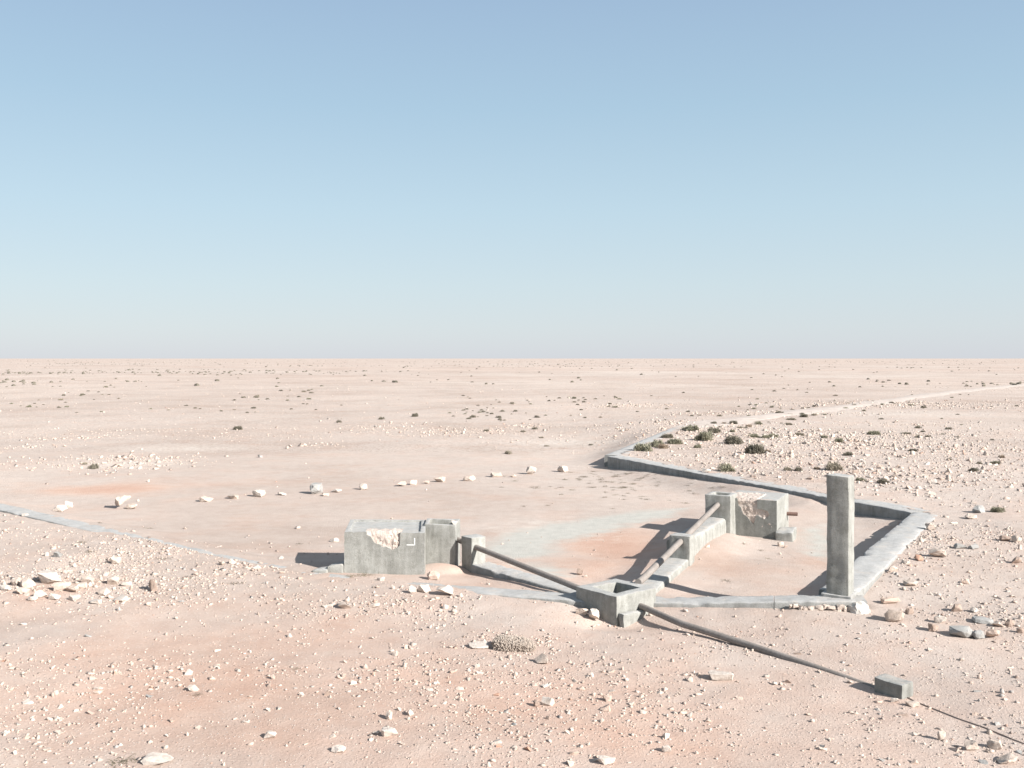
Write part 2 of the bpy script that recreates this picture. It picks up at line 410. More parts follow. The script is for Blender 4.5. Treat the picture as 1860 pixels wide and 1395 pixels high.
def ground_mat(floor=False):
    m, n, b = new_mat('sandy_floor' if floor else 'desert_sand')
    p = pos(n, (1, 1, 1))
    ap = N(n, 'ShaderNodeAttribute'); ap.attribute_name = 'pink'
    aw = N(n, 'ShaderNodeAttribute'); aw.attribute_name = 'pale'
    ar = N(n, 'ShaderNodeAttribute'); ar.attribute_name = 'stony'
    nl = noise(n, p, .5, 9, .66); nm = noise(n, p, 2.2, 6, .65); nf = noise(n, p, 26, 4, .7); nff = noise(n, p, 110, 3, .7); nfar = noise(n, p, .018, 8, .62)
    sand = ramp(n, [(.3, (.460, .386, .343)), (.7, (.520, .450, .405))], nm).outputs[0]
    pink = ramp(n, [(.3, (.505, .357, .29)), (.7, (.545, .415, .346))], nm).outputs[0]
    # pinkness broken up by noise
    ad = N(n, 'ShaderNodeMath', operation='MULTIPLY_ADD'); n.links.new(nl, ad.inputs[0]); ad.inputs[1].default_value = 1.5; n.links.new(ap.outputs['Fac'], ad.inputs[2])
    pfm = N(n, 'ShaderNodeMapRange'); pfm.inputs['From Min'].default_value = .72; pfm.inputs['From Max'].default_value = 1.42; n.links.new(ad.outputs[0], pfm.inputs['Value']); pf = pfm.outputs[0]
    c = mix(n, 'MIX', pf, sand, pink)
    sc_ = N(n, 'ShaderNodeMath', operation='MULTIPLY_ADD'); n.links.new(ad.outputs[0], sc_.inputs[0]); sc_.inputs[1].default_value = 1.25; sc_.inputs[2].default_value = -1.72; sc_.use_clamp = True
    c = mix(n, 'MIX', sc_.outputs[0], c, (.485, .315, .245))
    ad2 = N(n, 'ShaderNodeMath', operation='MULTIPLY_ADD'); n.links.new(nm, ad2.inputs[0]); ad2.inputs[1].default_value = .8; n.links.new(aw.outputs['Fac'], ad2.inputs[2])
    wf = ramp(n, [(.55, (0, 0, 0)), (1.1, (1, 1, 1))], ad2.outputs[0]).outputs[0]
    c = mix(n, 'MIX', wf, c, (.60, .55, .50))
    # broad colour drift across the plain
    c = mix(n, 'MULTIPLY', .75, c, ramp(n, [(.32, (.86, .80, .77)), (.5, (1, 1, 1)), (.7, (1.13, 1.12, 1.10))], nfar).outputs[0])
    c = mix(n, 'MULTIPLY', .6, c, ramp(n, [(.3, (.86, .84, .82)), (.7, (1.1, 1.1, 1.1))], nf).outputs[0])
    as_ = N(n, 'ShaderNodeAttribute'); as_.attribute_name = 'plain'
    ng = noise(n, p, 6.5, 6, .72)
    c = mix(n, 'MULTIPLY', as_.outputs['Fac'], c, ramp(n, [(.38, (.70, .66, .64)), (.47, (.98, .98, .98)), (.56, (1.02, 1.02, 1.02)), (.66, (1.20, 1.20, 1.20))], ng).outputs[0])
    nmid = noise(n, p, .09, 8, .7)
    c = mix(n, 'MULTIPLY', .75, c, ramp(n, [(.36, (.84, .80, .775)), (.5, (1, 1, 1)), (.66, (1.10, 1.095, 1.09))], nmid).outputs[0])
    # stone chips: cells whose random value is high are pale, a few are dark
    v = N(n, 'ShaderNodeTexVoronoi', Scale=22.0, Randomness=1.0); n.links.new(p, v.inputs['Vector'])
    v2 = N(n, 'ShaderNodeTexVoronoi', Scale=5.0, Randomness=1.0); n.links.new(p, v2.inputs['Vector'])
    def chips(vn, lo, hi, where=None):
        r = ramp(n, [(.16, (1, 1, 1)), (.30, (0, 0, 0))], vn.outputs['Distance']).outputs[0]
        sp = N(n, 'ShaderNodeSeparateColor'); n.links.new(vn.outputs['Color'], sp.inputs[0])
        g = ramp(n, [(lo, (0, 0, 0)), (hi, (1, 1, 1))], sp.outputs[0]).outputs[0]
        mu = N(n, 'ShaderNodeMath', operation='MULTIPLY'); n.links.new(r, mu.inputs[0]); n.links.new(g, mu.inputs[1])
        m2 = N(n, 'ShaderNodeMath', operation='MULTIPLY'); n.links.new(mu.outputs[0], m2.inputs[0]); n.links.new((where or ar).outputs['Fac'], m2.inputs[1])
        return m2.outputs[0], sp.outputs[1]
    ch, rnd = chips(v, .55, .7); ch2, rnd2 = chips(v2, .55, .7, as_)
    c = mix(n, 'MIX', ch, c, ramp(n, [(.2, (.40, .30, .245)), (.45, (.55, .47, .41)), (1, (.60, .535, .48))], rnd).outputs[0])
    c = mix(n, 'MIX', ch2, c, ramp(n, [(.2, (.42, .32, .26)), (.4, (.55, .47, .41)), (1, (.60, .535, .48))], rnd2).outputs[0])
    c = mix(n, 'MULTIPLY', .4, c, ramp(n, [(.3, (.86, .85, .84)), (.7, (1.1, 1.1, 1.1))], nff).outputs[0])
    if floor:
        # bare concrete where the drifted sand thins out
        ac = N(n, 'ShaderNodeAttribute'); ac.attribute_name = 'bare'
        nb = noise(n, pos(n, (1, 1.6, 1)), 1.5, 9, .68)
        mb = N(n, 'ShaderNodeMath', operation='ADD'); n.links.new(nb, mb.inputs[0]); n.links.new(ac.outputs['Fac'], mb.inputs[1])
        mk = N(n, 'ShaderNodeMapRange'); mk.inputs['From Min'].default_value = .92; mk.inputs['From Max'].default_value = 1.28; n.links.new(mb.outputs[0], mk.inputs['Value'])
        cc = ramp(n, [(.35, (.415, .40, .365)), (.6, (.475, .455, .415))], noise(n, p, 3.5, 7, .7)).outputs[0]
        c = mix(n, 'MIX', mk.outputs[0], c, cc)
    n.links.new(c, b.inputs['Base Color']); b.inputs['Roughness'].default_value = 1.0
    b.inputs['Specular IOR Level'].default_value = .05
    hsum = N(n, 'ShaderNodeMath', operation='MULTIPLY_ADD'); n.links.new(ch, hsum.inputs[0]); hsum.inputs[1].default_value = .9; n.links.new(nf, hsum.inputs[2])
    hs2 = N(n, 'ShaderNodeMath', operation='MULTIPLY_ADD'); n.links.new(ch2, hs2.inputs[0]); hs2.inputs[1].default_value = 2.0; n.links.new(hsum.outputs[0], hs2.inputs[2])
    hs3 = N(n, 'ShaderNodeMath', operation='MULTIPLY_ADD'); n.links.new(nff, hs3.inputs[0]); hs3.inputs[1].default_value = .35; n.links.new(hs2.outputs[0], hs3.inputs[2])
    bp = N(n, 'ShaderNodeBump', Strength=.55, Distance=.03); n.links.new(hs3.outputs[0], bp.inputs['Height']); n.links.new(bp.outputs[0], b.inputs['Normal'])
    return m
M_ground = ground_mat()
M_floor = ground_mat(True)

# ------------------------------------------------------------------ ground
def axis(lo, hi, step, end_lo, end_hi, grow):
    a = list(np.arange(lo, hi, step)); s = step; v = a[-1]
    while v < end_hi:
        s *= grow; v += s; a.append(v)
    s = step; v = lo; b = []
    while v > end_lo:
        s *= grow; v -= s; b.append(v)
    return np.array(b[::-1] + a)
gx = axis(-15, 14, .085, -30000, 30000, 1.045)
gy = axis(9.5, 30, .085, -3000, 30000, 1.035)
GX, GY = np.meshgrid(gx, gy)
fx, fy = GX.ravel(), GY.ravel()
gz = terrain(fx, fy)
ZG = gz.reshape(GX.shape)

def blob(x, y, pts):
    """soft patches: (px, py, half width px, half height px)"""
    s = np.zeros(x.shape)
    for (px, py, hw, hh, amp) in pts:
        cx, cy = P(px, py, 0.05); sx = hw * cy / FPX; sy = hh * cy * cy / (FPX * H)
        s = np.maximum(s, amp * np.exp(-((x - cx) / sx) ** 2 - ((y - cy) / sy) ** 2))
    return s
def pink_f(x, y):
    s = blob(x, y, [(200, 886, 110, 9, 1.25), (330, 875, 160, 14, .25), (1120, 990, 95, 42, 1.05), (1070, 1030, 90, 30, .8), (1290, 1025, 70, 25, .4), (880, 1040, 90, 30, .5), (1490, 1020, 50, 15, .45),
                    (420, 1230, 520, 150, .62), (1000, 1290, 600, 140, .60), (90, 1085, 120, 25, .5), (1250, 1160, 180, 50, .35), (800, 1100, 200, 30, .3), (1350, 1050, 160, 50, .2)])
    far = .14 * sstep(100, 300, y) * sstep(.42, .62, fbm(x / 160, y / 60, 31, 4))
    return s + far
def pale_f(x, y):
    return blob(x, y, [(330, 812, 150, 10, .4), (1030, 805, 120, 10, .35), (1000, 960, 140, 30, .3), (240, 840, 120, 10, .35), (1450, 800, 250, 30, .25), (100, 1070, 120, 25, .3), (1600, 760, 300, 12, .3), (150, 1380, 300, 25, .22)]) + \
        .26 * sstep(60, 200, y) * sstep(.45, .65, fbm(x / 45, y / 30, 37, 5))
def stony_f(x, y):
    m = in_poly(BASIN, x, y)
    near = y < 44
    s = np.where(m & near, .12, 1.0)
    return s * (.55 + .9 * fbm(x / 2.3, y / 2.3, 41, 3)).clip(0, 1)

def plain_f(x, y):
    """where the open plain lies strewn with stones too small to build"""
    m = in_poly(BASIN, x, y) & (y < 46)
    return sstep(20, 42, np.hypot(x, y)) * np.where(m, .22, 1.0) * (.35 + 1.1 * fbm(x / 6, y / 9, 47, 4)).clip(0, 1)

def grid_mesh(name, X, Y, Z, mat):
    ny, nx = X.shape
    co = np.stack([X.ravel(), Y.ravel(), Z.ravel()], 1).astype(np.float32)
    i = np.arange(nx * ny).reshape(ny, nx)
    q = np.stack([i[:-1, :-1], i[:-1, 1:], i[1:, 1:], i[1:, :-1]], -1).reshape(-1, 4)
    me = bpy.data.meshes.new(name)
    me.vertices.add(len(co)); me.vertices.foreach_set('co', co.ravel())
    me.loops.add(q.size); me.loops.foreach_set('vertex_index', q.ravel().astype(np.int32))
    me.polygons.add(len(q)); me.polygons.foreach_set('loop_start', np.arange(0, q.size, 4, dtype=np.int32))
    me.update(calc_edges=True)
    me.polygons.foreach_set('use_smooth', np.ones(len(q), bool))
    me.materials.append(mat)
    return me
me = grid_mesh('ground', GX, GY, gz.reshape(GX.shape), M_ground)
for nm, fn in (('pink', pink_f), ('pale', pale_f), ('stony', stony_f), ('plain', plain_f)):
    at = me.attributes.new(nm, 'FLOAT', 'POINT'); at.data.foreach_set('value', fn(fx, fy).astype(np.float32))
tag(mesh_obj('ground', me), kind='structure')

# pale sandy track running off across the plain
def track():
    pts = [P(1215, 781, .5), P(1330, 763, .48), P(1400, 755, .46), P(1560, 733, .42), P(1700, 715, .3), P(1860, 697, .1), P(2100, 676, .0)]
    pts = [Vector((*p, 0)) for p in pts]
    rows = []
    for i in range(len(pts) - 1):
        n = max(4, int((pts[i + 1] - pts[i]).length / 1.2))
        for k in range(n): rows.append(pts[i].lerp(pts[i + 1], k / n))
    rows.append(pts[-1])
    X, Y, Z, E = [], [], [], []
    us = np.linspace(-1, 1, 15)
    for i, p in enumerate(rows):
        t = (rows[min(i + 1, len(rows) - 1)] - rows[max(i - 1, 0)]).normalized()
        nrm = Vector((-t.y, t.x, 0))
        hw = 1.55 + .35 * math.sin(i * .37) + .2 * math.sin(i * 1.3)
        X.append([p.x + nrm.x * u * hw for u in us]); Y.append([p.y + nrm.y * u * hw for u in us]); E.append([(.10 * (1 - u ** 2) + .02) * min(1, i / 6) - .03 for u in us])
    X, Y, E = np.array(X), np.array(Y), np.array(E)
    Z = terrain(X.ravel(), Y.ravel()).reshape(X.shape) + E + .05 * (fbm(X / 1.5, Y / 1.5, 51) - .5)
    m = simple('track_sand', (.505, .437, .393), 1.0, .18, 1.6, .6)
    tag(mesh_obj('dirt_track', grid_mesh('dirt_track', X, Y, Z, m)), kind='structure')
track()

# thin concrete floor showing through the drifted sand
def floor_patch(pts, seed):
    xs = [p[0] for p in pts]; ys = [p[1] for p in pts]
    X, Y = np.meshgrid(np.arange(min(xs) - .3, max(xs) + .3, .09), np.arange(min(ys) - .3, max(ys) + .3, .09))
    x, y = X.ravel(), Y.ravel()
    ins = in_poly(pts, x, y)
    closed = [(a, b, 0, 0, 0) for a, b in pts + pts[:1]]
    d, _, _ = poly_near(closed, x, y)
    sd = np.where(ins, d, -d)
    Z = terrain(x, y) + np.clip(.004 + .012 * (sd + .22), -.03, .004)
    me = grid_mesh('concrete_floor', X, Y, Z.reshape(X.shape), M_floor)
    for nm, fn in (('pink', pink_f), ('pale', pale_f), ('stony', stony_f), ('plain', plain_f)):
        at = me.attributes.new(nm, 'FLOAT', 'POINT'); at.data.foreach_set('value', fn(x, y).astype(np.float32))
    at = me.attributes.new('bare', 'FLOAT', 'POINT'); at.data.foreach_set('value', np.clip(.46 + sd * .6, 0, .84).astype(np.float32))
    return me
fl = floor_patch([P(*q, .0) for q in [(850, 1008), (905, 968), (1010, 948), (1185, 924), (1262, 920), (1240, 938), (1120, 968), (1015, 990), (1030, 1012), (930, 1022)]], 61)
tag(mesh_obj('concrete_floor', fl), kind='structure')
fl = floor_patch([P(*q, .0) for q in [(1448, 960), (1500, 955), (1530, 985), (1500, 1022), (1455, 1005)]], 66)
tag(mesh_obj('concrete_floor', fl), kind='structure')
fl = floor_patch([P(*q, .0) for q in [(900, 1040), (960, 1020), (1050, 1040), (1040, 1062), (960, 1056)]], 69)
tag(mesh_obj('concrete_floor', fl), kind='structure')

# ------------------------------------------------------------------ concrete builders
def sweep(name, pts, width, depth, mat, parent=None, step=.10, bev=.035, amp=.012, seed=0, chip=.03):
    P3 = [Vector(p[:3]) for p in pts]
    rows = []
    for i in range(len(P3) - 1):
        n = max(2, int((P3[i + 1] - P3[i]).length / step))
        for k in range(n): rows.append(P3[i].lerp(P3[i + 1], k / n))
    rows.append(P3[-1])
    h = width / 2
    sec = [(-h, -depth), (-h, -depth * .5), (-h, -.22), (-h, -.12), (-h, -bev), (-h + bev * .35, -bev * .3), (-h + bev, 0)]
    sec += [(-h + (width) * f, 0) for f in (.25, .4, .55, .72)]
    sec += [(h - bev, 0), (h - bev * .35, -bev * .3), (h, -bev), (h, -.12), (h, -.22), (h, -depth * .5), (h, -depth)]
    bm = bmesh.new()
    prev = None; first = None
    for i, p in enumerate(rows):
        a = rows[max(i - 2, 0)]; b = rows[min(i + 2, len(rows) - 1)]
        t = (b - a); t.z = 0; t.normalize()
        nrm = Vector((t.y, -t.x, 0))
        vs = []
        for (u, dz) in sec:
            co = p + nrm * u + Vector((0, 0, dz))
            nv = mnoise.noise_vector(Vector((co.x * 2.2 + seed, co.y * 2.2, co.z * 2.2))) * amp + mnoise.noise_vector(Vector((co.x * 9 + seed, co.y * 9, co.z * 9))) * amp * .5
            edge = 1.0 if abs(abs(u) - h) < bev * 1.1 and dz > -bev * 1.5 else 0.0
            c = mnoise.noise(Vector((co.x * 5 + seed, co.y * 5, (1 if u > 0 else -1) * 3.0)))
            if edge and c > .1:
                co = co + (nrm * (-math.copysign(1, u)) * .8 + Vector((0, 0, -1))) * (c - .1) * chip * 2
            vs.append(bm.verts.new(co + nv))
        if prev:
            for k in range(len(vs) - 1): bm.faces.new((prev[k], prev[k + 1], vs[k + 1], vs[k]))
        else: first = vs
        prev = vs
    bm.faces.new(first); bm.faces.new(prev[::-1])
    return finish(bm, name, mat, parent, 50)

def rough(bm, maxlen, amp, seed=0.0, chips=0.0):
    for _ in range(5):
        es = [e for e in bm.edges if e.calc_length() > maxlen]
        if not es: break
        bmesh.ops.subdivide_edges(bm, edges=es, cuts=1, use_grid_fill=True)
    bmesh.ops.triangulate(bm, faces=[f for f in bm.faces if len(f.verts) > 4])
    bm.normal_update()
    for v in bm.verts:
        q = v.co
        d = mnoise.noise_vector(Vector((q.x * 2.3 + seed, q.y * 2.3, q.z * 2.3))) * amp + mnoise.noise_vector(Vector((q.x * 8, q.y * 8 + seed, q.z * 8))) * amp * .6
        v.co = q + d

def block(name, xy, z0, z1, mat, parent=None, bev=.025, amp=.008, maxlen=.14, hole=None, seed=0.0, ang=45):
    """prism over plan corners xy (counter-clockwise); z1 a number or one per corner; hole=(rim, depth)"""
    bm = bmesh.new()
    n = len(xy)
    zt = [z1] * n if isinstance(z1, (int, float)) else z1
    lo = [bm.verts.new((x, y, z0)) for x, y in xy]
    hi = [bm.verts.new((xy[i][0], xy[i][1], zt[i])) for i in range(n)]
    bm.faces.new(lo[::-1]); top = bm.faces.new(hi)
    for i in range(n): bm.faces.new((lo[i], lo[(i + 1) % n], hi[(i + 1) % n], hi[i]))
    if hole:
        bm.faces.remove(top)
        inn = []
        for i in range(n):
            a_, b_, c_ = Vector(xy[i - 1]), Vector(xy[i]), Vector(xy[(i + 1) % n])
            d1 = (b_ - a_).normalized(); d2 = (c_ - b_).normalized()
            n1, n2 = Vector((-d1.y, d1.x)), Vector((-d2.y, d2.x))
            k_ = hole[0] / (1 + n1.dot(n2))
            inn.append(b_ + (n1 + n2) * k_)
        rim = [bm.verts.new((q.x, q.y, zt[i])) for i, q in enumerate(inn)]
        pit = [bm.verts.new((q.x, q.y, zt[i] - hole[1])) for i, q in enumerate(inn)]
        for i in range(n):
            j = (i + 1) % n
            bm.faces.new((hi[i], hi[j], rim[j], rim[i])); bm.faces.new((rim[i], rim[j], pit[j], pit[i]))
        bm.faces.new(pit)
    bm.normal_update()
    if bev:
        es = [e for e in bm.edges if len(e.link_faces) == 2 and e.calc_face_angle(0) > .4 and (e.verts[0].co.z + e.verts[1].co.z) / 2 > z0 + .001]
        bmesh.ops.bevel(bm, geom=es, offset=bev, segments=2, affect='EDGES', profile=.6)
    rough(bm, maxlen, amp, seed)
    return finish(bm, name, mat, parent, ang)

def tube(name, pts, r, mat, parent=None, sides=16, step=.25, wob=0.004, hollow=True):
    P3 = [Vector(p) for p in pts]
    rows = []
    for i in range(len(P3) - 1):
        n = max(1, int((P3[i + 1] - P3[i]).length / step))
        for k in range(n): rows.append(P3[i].lerp(P3[i + 1], k / n))
    rows.append(P3[-1])
    bm = bmesh.new(); rings = []
    for i, p in enumerate(rows):
        t = (rows[min(i + 1, len(rows) - 1)] - rows[max(i - 1, 0)]).normalized()
        s = t.cross(Vector((0, 0, 1))).normalized(); u = s.cross(t)
        off = mnoise.noise_vector(p * 1.3) * wob
        rings.append([bm.verts.new(p + off + (s * math.cos(a) + u * math.sin(a)) * r) for a in [2 * math.pi * k / sides for k in range(sides)]])
    for a, b in zip(rings, rings[1:]):
        for k in range(sides): bm.faces.new((a[k], a[(k + 1) % sides], b[(k + 1) % sides], b[k]))
    for ring, q in ((rings[0], rows[0]), (rings[-1], rows[-1])):
        if hollow:
            nxt = rows[1] if ring is rings[0] else rows[-2]
            inn = [bm.verts.new(q + (v.co - q) * .82) for v in ring]; deep = [bm.verts.new(v.co + (nxt - q).normalized() * r * 1.5) for v in inn]
            for k in range(sides):
                bm.faces.new((ring[k], ring[(k + 1) % sides], inn[(k + 1) % sides], inn[k])); bm.faces.new((inn[k], inn[(k + 1) % sides], deep[(k + 1) % sides], deep[k]))
            bm.faces.new(deep)
        else: bm.faces.new(ring)
    return finish(bm, name, mat, parent, 50)

def plaster(name, origin, ux, outline, thick, mat, parent, deep=.05):
    """skin of render on a wall face: outline in (along, up); sticks out by thick; ux = horizontal unit along the face"""
    ux = Vector((*ux, 0)); nz = Vector((0, 0, 1)); nrm = ux.cross(nz)       # outward for ux running left to right seen from outside
    bm = bmesh.new()
    fr = [bm.verts.new(Vector(origin) + ux * u + nz * v + nrm * thick) for u, v in outline]
    bk = [bm.verts.new(Vector(origin) + ux * u + nz * v - nrm * (deep - .004)) for u, v in outline]
    from mathutils.geometry import tessellate_polygon
    for tri in tessellate_polygon([[Vector((u, v, 0)) for u, v in outline]]):
        bm.faces.new([fr[k] for k in tri])
    n = len(outline)
    for i in range(n): bm.faces.new((fr[i], bk[i], bk[(i + 1) % n], fr[(i + 1) % n]))
    return finish(bm, name, mat, parent, 30)

def jag(a, b, n, amp, r):
    out = []
    for k in range(1, n):
        t = k / n
        out.append((a[0] + (b[0] - a[0]) * t + r.uniform(-amp, amp), a[1] + (b[1] - a[1]) * t + r.uniform(-amp, amp)))
    return out

def core_patch(name, origin, ux, u0, u1, v0, v1, d0, d1, back, mat, parent, seed=0, uback=9):
    """rough masonry that shows where the render has fallen off: climbs the face, then runs back over the rim"""
    ux = Vector((*ux, 0)); nrm = ux.cross(Vector((0, 0, 1)))
    bm = bmesh.new(); step = .022
    nu = int((u1 - u0) / step); nv = int((v1 - v0) / step); nb = int(back / step)
    rows = []
    for j in range(nv + nb + 1):
        row = []
        for i in range(nu + 1):
            u = u0 + (u1 - u0) * i / nu
            q = Vector((u * 9 + seed, j * step * 9, 0))
            c = mnoise.cell_vector(Vector((u * 8 + seed, j * step * 8, 0)))
            h = .5 + .5 * mnoise.noise(q) ; h2 = mnoise.noise(q * 3.1)
            vd, vp = mnoise.voronoi(q * 1.0)
            bump = max(0, 1 - vd[0] * 1.3)
            h3 = mnoise.noise(q * 7.3); depth = d0 + (d1 - d0) * min(1, max(0, .25 * h + .55 * bump + .3 * h2 + .22 * h3 + .25 * c.x))
            if j <= nv:
                co = Vector(origin) + ux * u + Vector((0, 0, v0 + (v1 - v0) * j / nv)) + nrm * depth
                if j > nv - 3: co -= nrm * (.014 * (j - nv + 3))
            else:
                bk = (j - nv) / nb * back
                co = Vector(origin) + ux * u + Vector((0, 0, v1 - .012 + depth * .8)) - nrm * (bk + .03)
                if u > uback: co.z -= .12
            row.append(bm.verts.new(co))
        rows.append(row)
    for a, b in zip(rows, rows[1:]):
        for k in range(len(a) - 1): bm.faces.new((a[k], a[k + 1], b[k + 1], b[k]))
    return finish(bm, name, mat, parent, 35)

def add(a, b, s=1.0): return (a[0] + b[0] * s, a[1] + b[1] * s)

# ------------------------------------------------------------------ low walls and beams
def wall(key, name, label, cat, mat=M_conc_w, cut=None, **kw):
    W = WALLS[key]
    if not cut:
        return tag(sweep(name, W['pts'], W['w'], 1.0, mat, **kw), label, cat, 'low concrete kerb walls of the ruin' if cat == 'wall' else None)
    root = empty(name, (W['pts'][0][0], W['pts'][0][1], 0), label, cat, 'low concrete kerb walls of the ruin')
    # cast segments parted by cracks
    pts = [Vector(p[:3]) for p in W['pts']]
    segs = [(pts[i + 1] - pts[i]).length for i in range(len(pts) - 1)]; L = sum(segs)
    def at(s):
        for i, l in enumerate(segs):
            if s <= l or i == len(segs) - 1: return pts[i].lerp(pts[i + 1], s / l)
            s -= l
    cs = [0] + cut + [L]
    acc = np.cumsum([0] + segs)
    for a, b in zip(cs, cs[1:]):
        a2 = a + (.006 if a > 0 else 0); b2 = b - (.006 if b < L else 0)
        q = [at(a2)] + [pts[i] for i in range(len(pts)) if a2 < acc[i] < b2] + [at(b2)]
        sweep('wall_segment', q, W['w'], 1.0, mat, root, **kw)
    return root
wall('W1', 'low_wall', 'long low wall top half buried in sand, running out past the stone row', 'wall', seed=1)
W2_root = wall('W2', 'low_wall', 'front low wall between the square box and the tall pillar, crumbling underneath', 'wall', cut=[2.35], seed=2, chip=.04, amp=.012)
wall('W3', 'low_wall', 'wide low wall running from the tall pillar back to the far corner', 'wall', seed=3, chip=.05)
L4 = sum((Vector(WALLS['W4']['pts'][i + 1][:2]) - Vector(WALLS['W4']['pts'][i][:2])).length for i in range(len(WALLS['W4']['pts']) - 1))
wall('W4', 'low_wall', 'back low wall with shaded inner face and a cracked free end', 'wall', cut=[L4 - 5.5, L4 - 2.3, L4 - .35], seed=4)
wall('W5', 'low_wall', 'short low wall beside the green shrubs, its top level with the ground', 'wall', seed=5)
wall('BL', 'concrete_beam', 'low concrete strip under the darker pipe from the wide tank to the box', 'beam', seed=6)
wall('BR', 'concrete_beam', 'low concrete strip beside the pale pipe between the box and its support', 'beam', M_conc, seed=7)
wall('BU', 'concrete_beam', 'raised rounded concrete strip half buried by a drift near the far tank', 'beam', M_conc, seed=8, bev=.07, amp=.02)

# broken lump of masonry under the pillar's foot
def lump(name, c, dims, rot, mat, seed, amp=.05, parent=None, npts=26, cuts=3, col=None):
    r = random.Random(seed)
    bm = bmesh.new()
    for _ in range(npts):
        v = Vector((r.uniform(-1, 1), r.uniform(-1, 1), r.uniform(-1, 1)))
        m = max(abs(v.x), abs(v.y), abs(v.z)); l = v.length
        v = v / (m * .55 + l * .45) * r.uniform(.85, 1.0)
        bm.verts.new((v.x * dims[0] / 2, v.y * dims[1] / 2, v.z * dims[2] / 2))
    h = bmesh.ops.convex_hull(bm, input=bm.verts)
    bmesh.ops.delete(bm, geom=list({g for g in h['geom_interior'] + h['geom_unused'] if isinstance(g, bmesh.types.BMVert)}), context='VERTS')
    bmesh.ops.subdivide_edges(bm, edges=bm.edges, cuts=cuts, use_grid_fill=True)
    s = min(dims)
    for v in bm.verts:
        q = v.co / s * 1.6 + Vector((seed * 3.1, 0, 0))
        v.co += mnoise.noise_vector(q) * amp * 1.3 * s + mnoise.noise_vector(q * 2.7) * amp * 1.1 * s + mnoise.noise_vector(q * 7) * amp * .6 * s
    o = finish(bm, name, mat, None, 28)
    o.rotation_euler = rot; o.location = c
    if parent:
        o.parent = parent; o.matrix_parent_inverse = Matrix.Translation(parent.location).inverted()
    if col: o.color = (*col, 1)
    return o

# ------------------------------------------------------------------ the tall pillar
pc = (5.785, 16.62); ul = (-.83, .558); ur = (.558, .83); s = .375
root = empty('concrete_pillar', (5.8, 16.9, .38), 'tall square concrete pillar standing on the wall corner', 'pillar')
a = pc; bq = add(pc, ur, s); cq = add(bq, ul, s); dq = add(pc, ul, s)
block('shaft', [a, bq, cq, dq], .36, [2.455, 2.46, 2.47, 2.475], M_conc, root, bev=.018, amp=.012, maxlen=.09, seed=9)
pf = add(add(pc, ur, -.06), ul, -.06)
block('plinth', [pf, add(pf, ur, .50), add(add(pf, ur, .50), ul, .52), add(pf, ul, .52)], .1, .418, M_conc_w, root, bev=.03, amp=.014, maxlen=.07, seed=10)
tag(lump('masonry_lump', (5.88, 16.44, .22), (.50, .50, .36), (0, 0, .1), M_rock, 77, .07, cuts=4, col=(.52, .49, .455)), 'big white rounded masonry lump under the foot of the pillar', 'lump')

# rough footing stones laid bare along the wall's foot
rq = random.Random(8)
for k in range(15):
    t = k / 14
    x = 4.75 + 1.15 * t; y = 16.52 - .17 * t - .03 * rq.random()
    z = tz(x, y - .06) - .02
    o = lump('masonry_stone', (x, y, z + .03 + .05 * rq.random()), (rq.uniform(.10, .2), .12, rq.uniform(.09, .15) * (.6 + .5 * t)), (0, 0, rq.uniform(-.3, .3)), M_rock, 500 + k, .07, parent=W2_root, npts=14, cuts=2, col=(.47, .40, .35))

# ------------------------------------------------------------------ square junction box
e1 = (-.645, .764); e2 = (.764, .645)
Nn = (1.80, 16.66)
bx = [Nn, add(Nn, e2, 1.03), add(add(Nn, e2, 1.03), e1, 1.0), add(Nn, e1, 1.0)]
root = empty('junction_box', (1.85, 17.3, 0), 'square open topped concrete box where the three pipes meet', 'box')
block('chamber', bx, -.4, .39, M_conc, root, bev=.018, amp=.010, maxlen=.08, hole=(.21, .42), seed=11)
q = add(add(Nn, e2, .03), e1, -.13)
block('footing', [q, add(q, e2, .70), add(add(q, e2, .70), e1, .125), add(q, e1, .125)], -.3, [.10, .055, .08, .12], M_conc, root, bev=.03, amp=.025, maxlen=.06, seed=12)

# ------------------------------------------------------------------ wide tank (left) with inlet chamber
T = [(-3.45, 19.86), (-1.78, 19.74), (-1.90, 21.36), (-3.58, 21.42)]
root = empty('concrete_tank', (-2.6, 20.6, 0), 'wide concrete tank with broken plaster and a white angle mark on its front', 'tank')
fx_ = Vector((T[1][0] - T[0][0], T[1][1] - T[0][1])); FL = fx_.length; fx_.normalize(); fn = (fx_.y, -fx_.x)
block('body', [add(T[0], fn, -.06), add(T[1], fn, -.06), T[2], T[3]], -.4, .937, M_conc, root, bev=.012, amp=.004, maxlen=.10, hole=(.10, .035), seed=13)
r = random.Random(5)
K = .001575; zoomp = lambda x, y: ((x - 170) * K, .94 - (y - 335) * .00162)
notch = [zoomp(*q) for q in [(912, 335), (908, 420), (905, 500), (870, 528), (832, 545), (806, 562), (790, 540), (762, 535), (722, 514), (690, 522), (664, 514), (650, 490), (605, 482), (572, 468), (545, 430), (522, 388), (490, 380), (470, 372), (468, 335)]]
out = [(0, -.35), (FL, -.35)] + [(FL - abs(b), a) for b, a in zip([r.uniform(0, .010) for _ in range(16)], np.linspace(-.2, .93, 16))] + [(FL - .006, .94)] + jag((FL, .937), notch[0], 8, .007, r) + notch + jag(notch[-1], (0, .935), 14, .010, r) + [(.008, .935)] + [(abs(b), a) for b, a in zip([r.uniform(0, .010) for _ in range(16)], np.linspace(.92, -.2, 16))]
plaster('front_plaster', (T[0][0], T[0][1], 0), fx_, [(u, v) for u, v in out], .0, M_conc, root, .06)
core_patch('exposed_masonry', (T[0][0] - fn[0] * .06, T[0][1] - fn[1] * .06, 0), fx_, .44, 1.19, .5, .95, .012, .062, .17, M_core, root, 3)
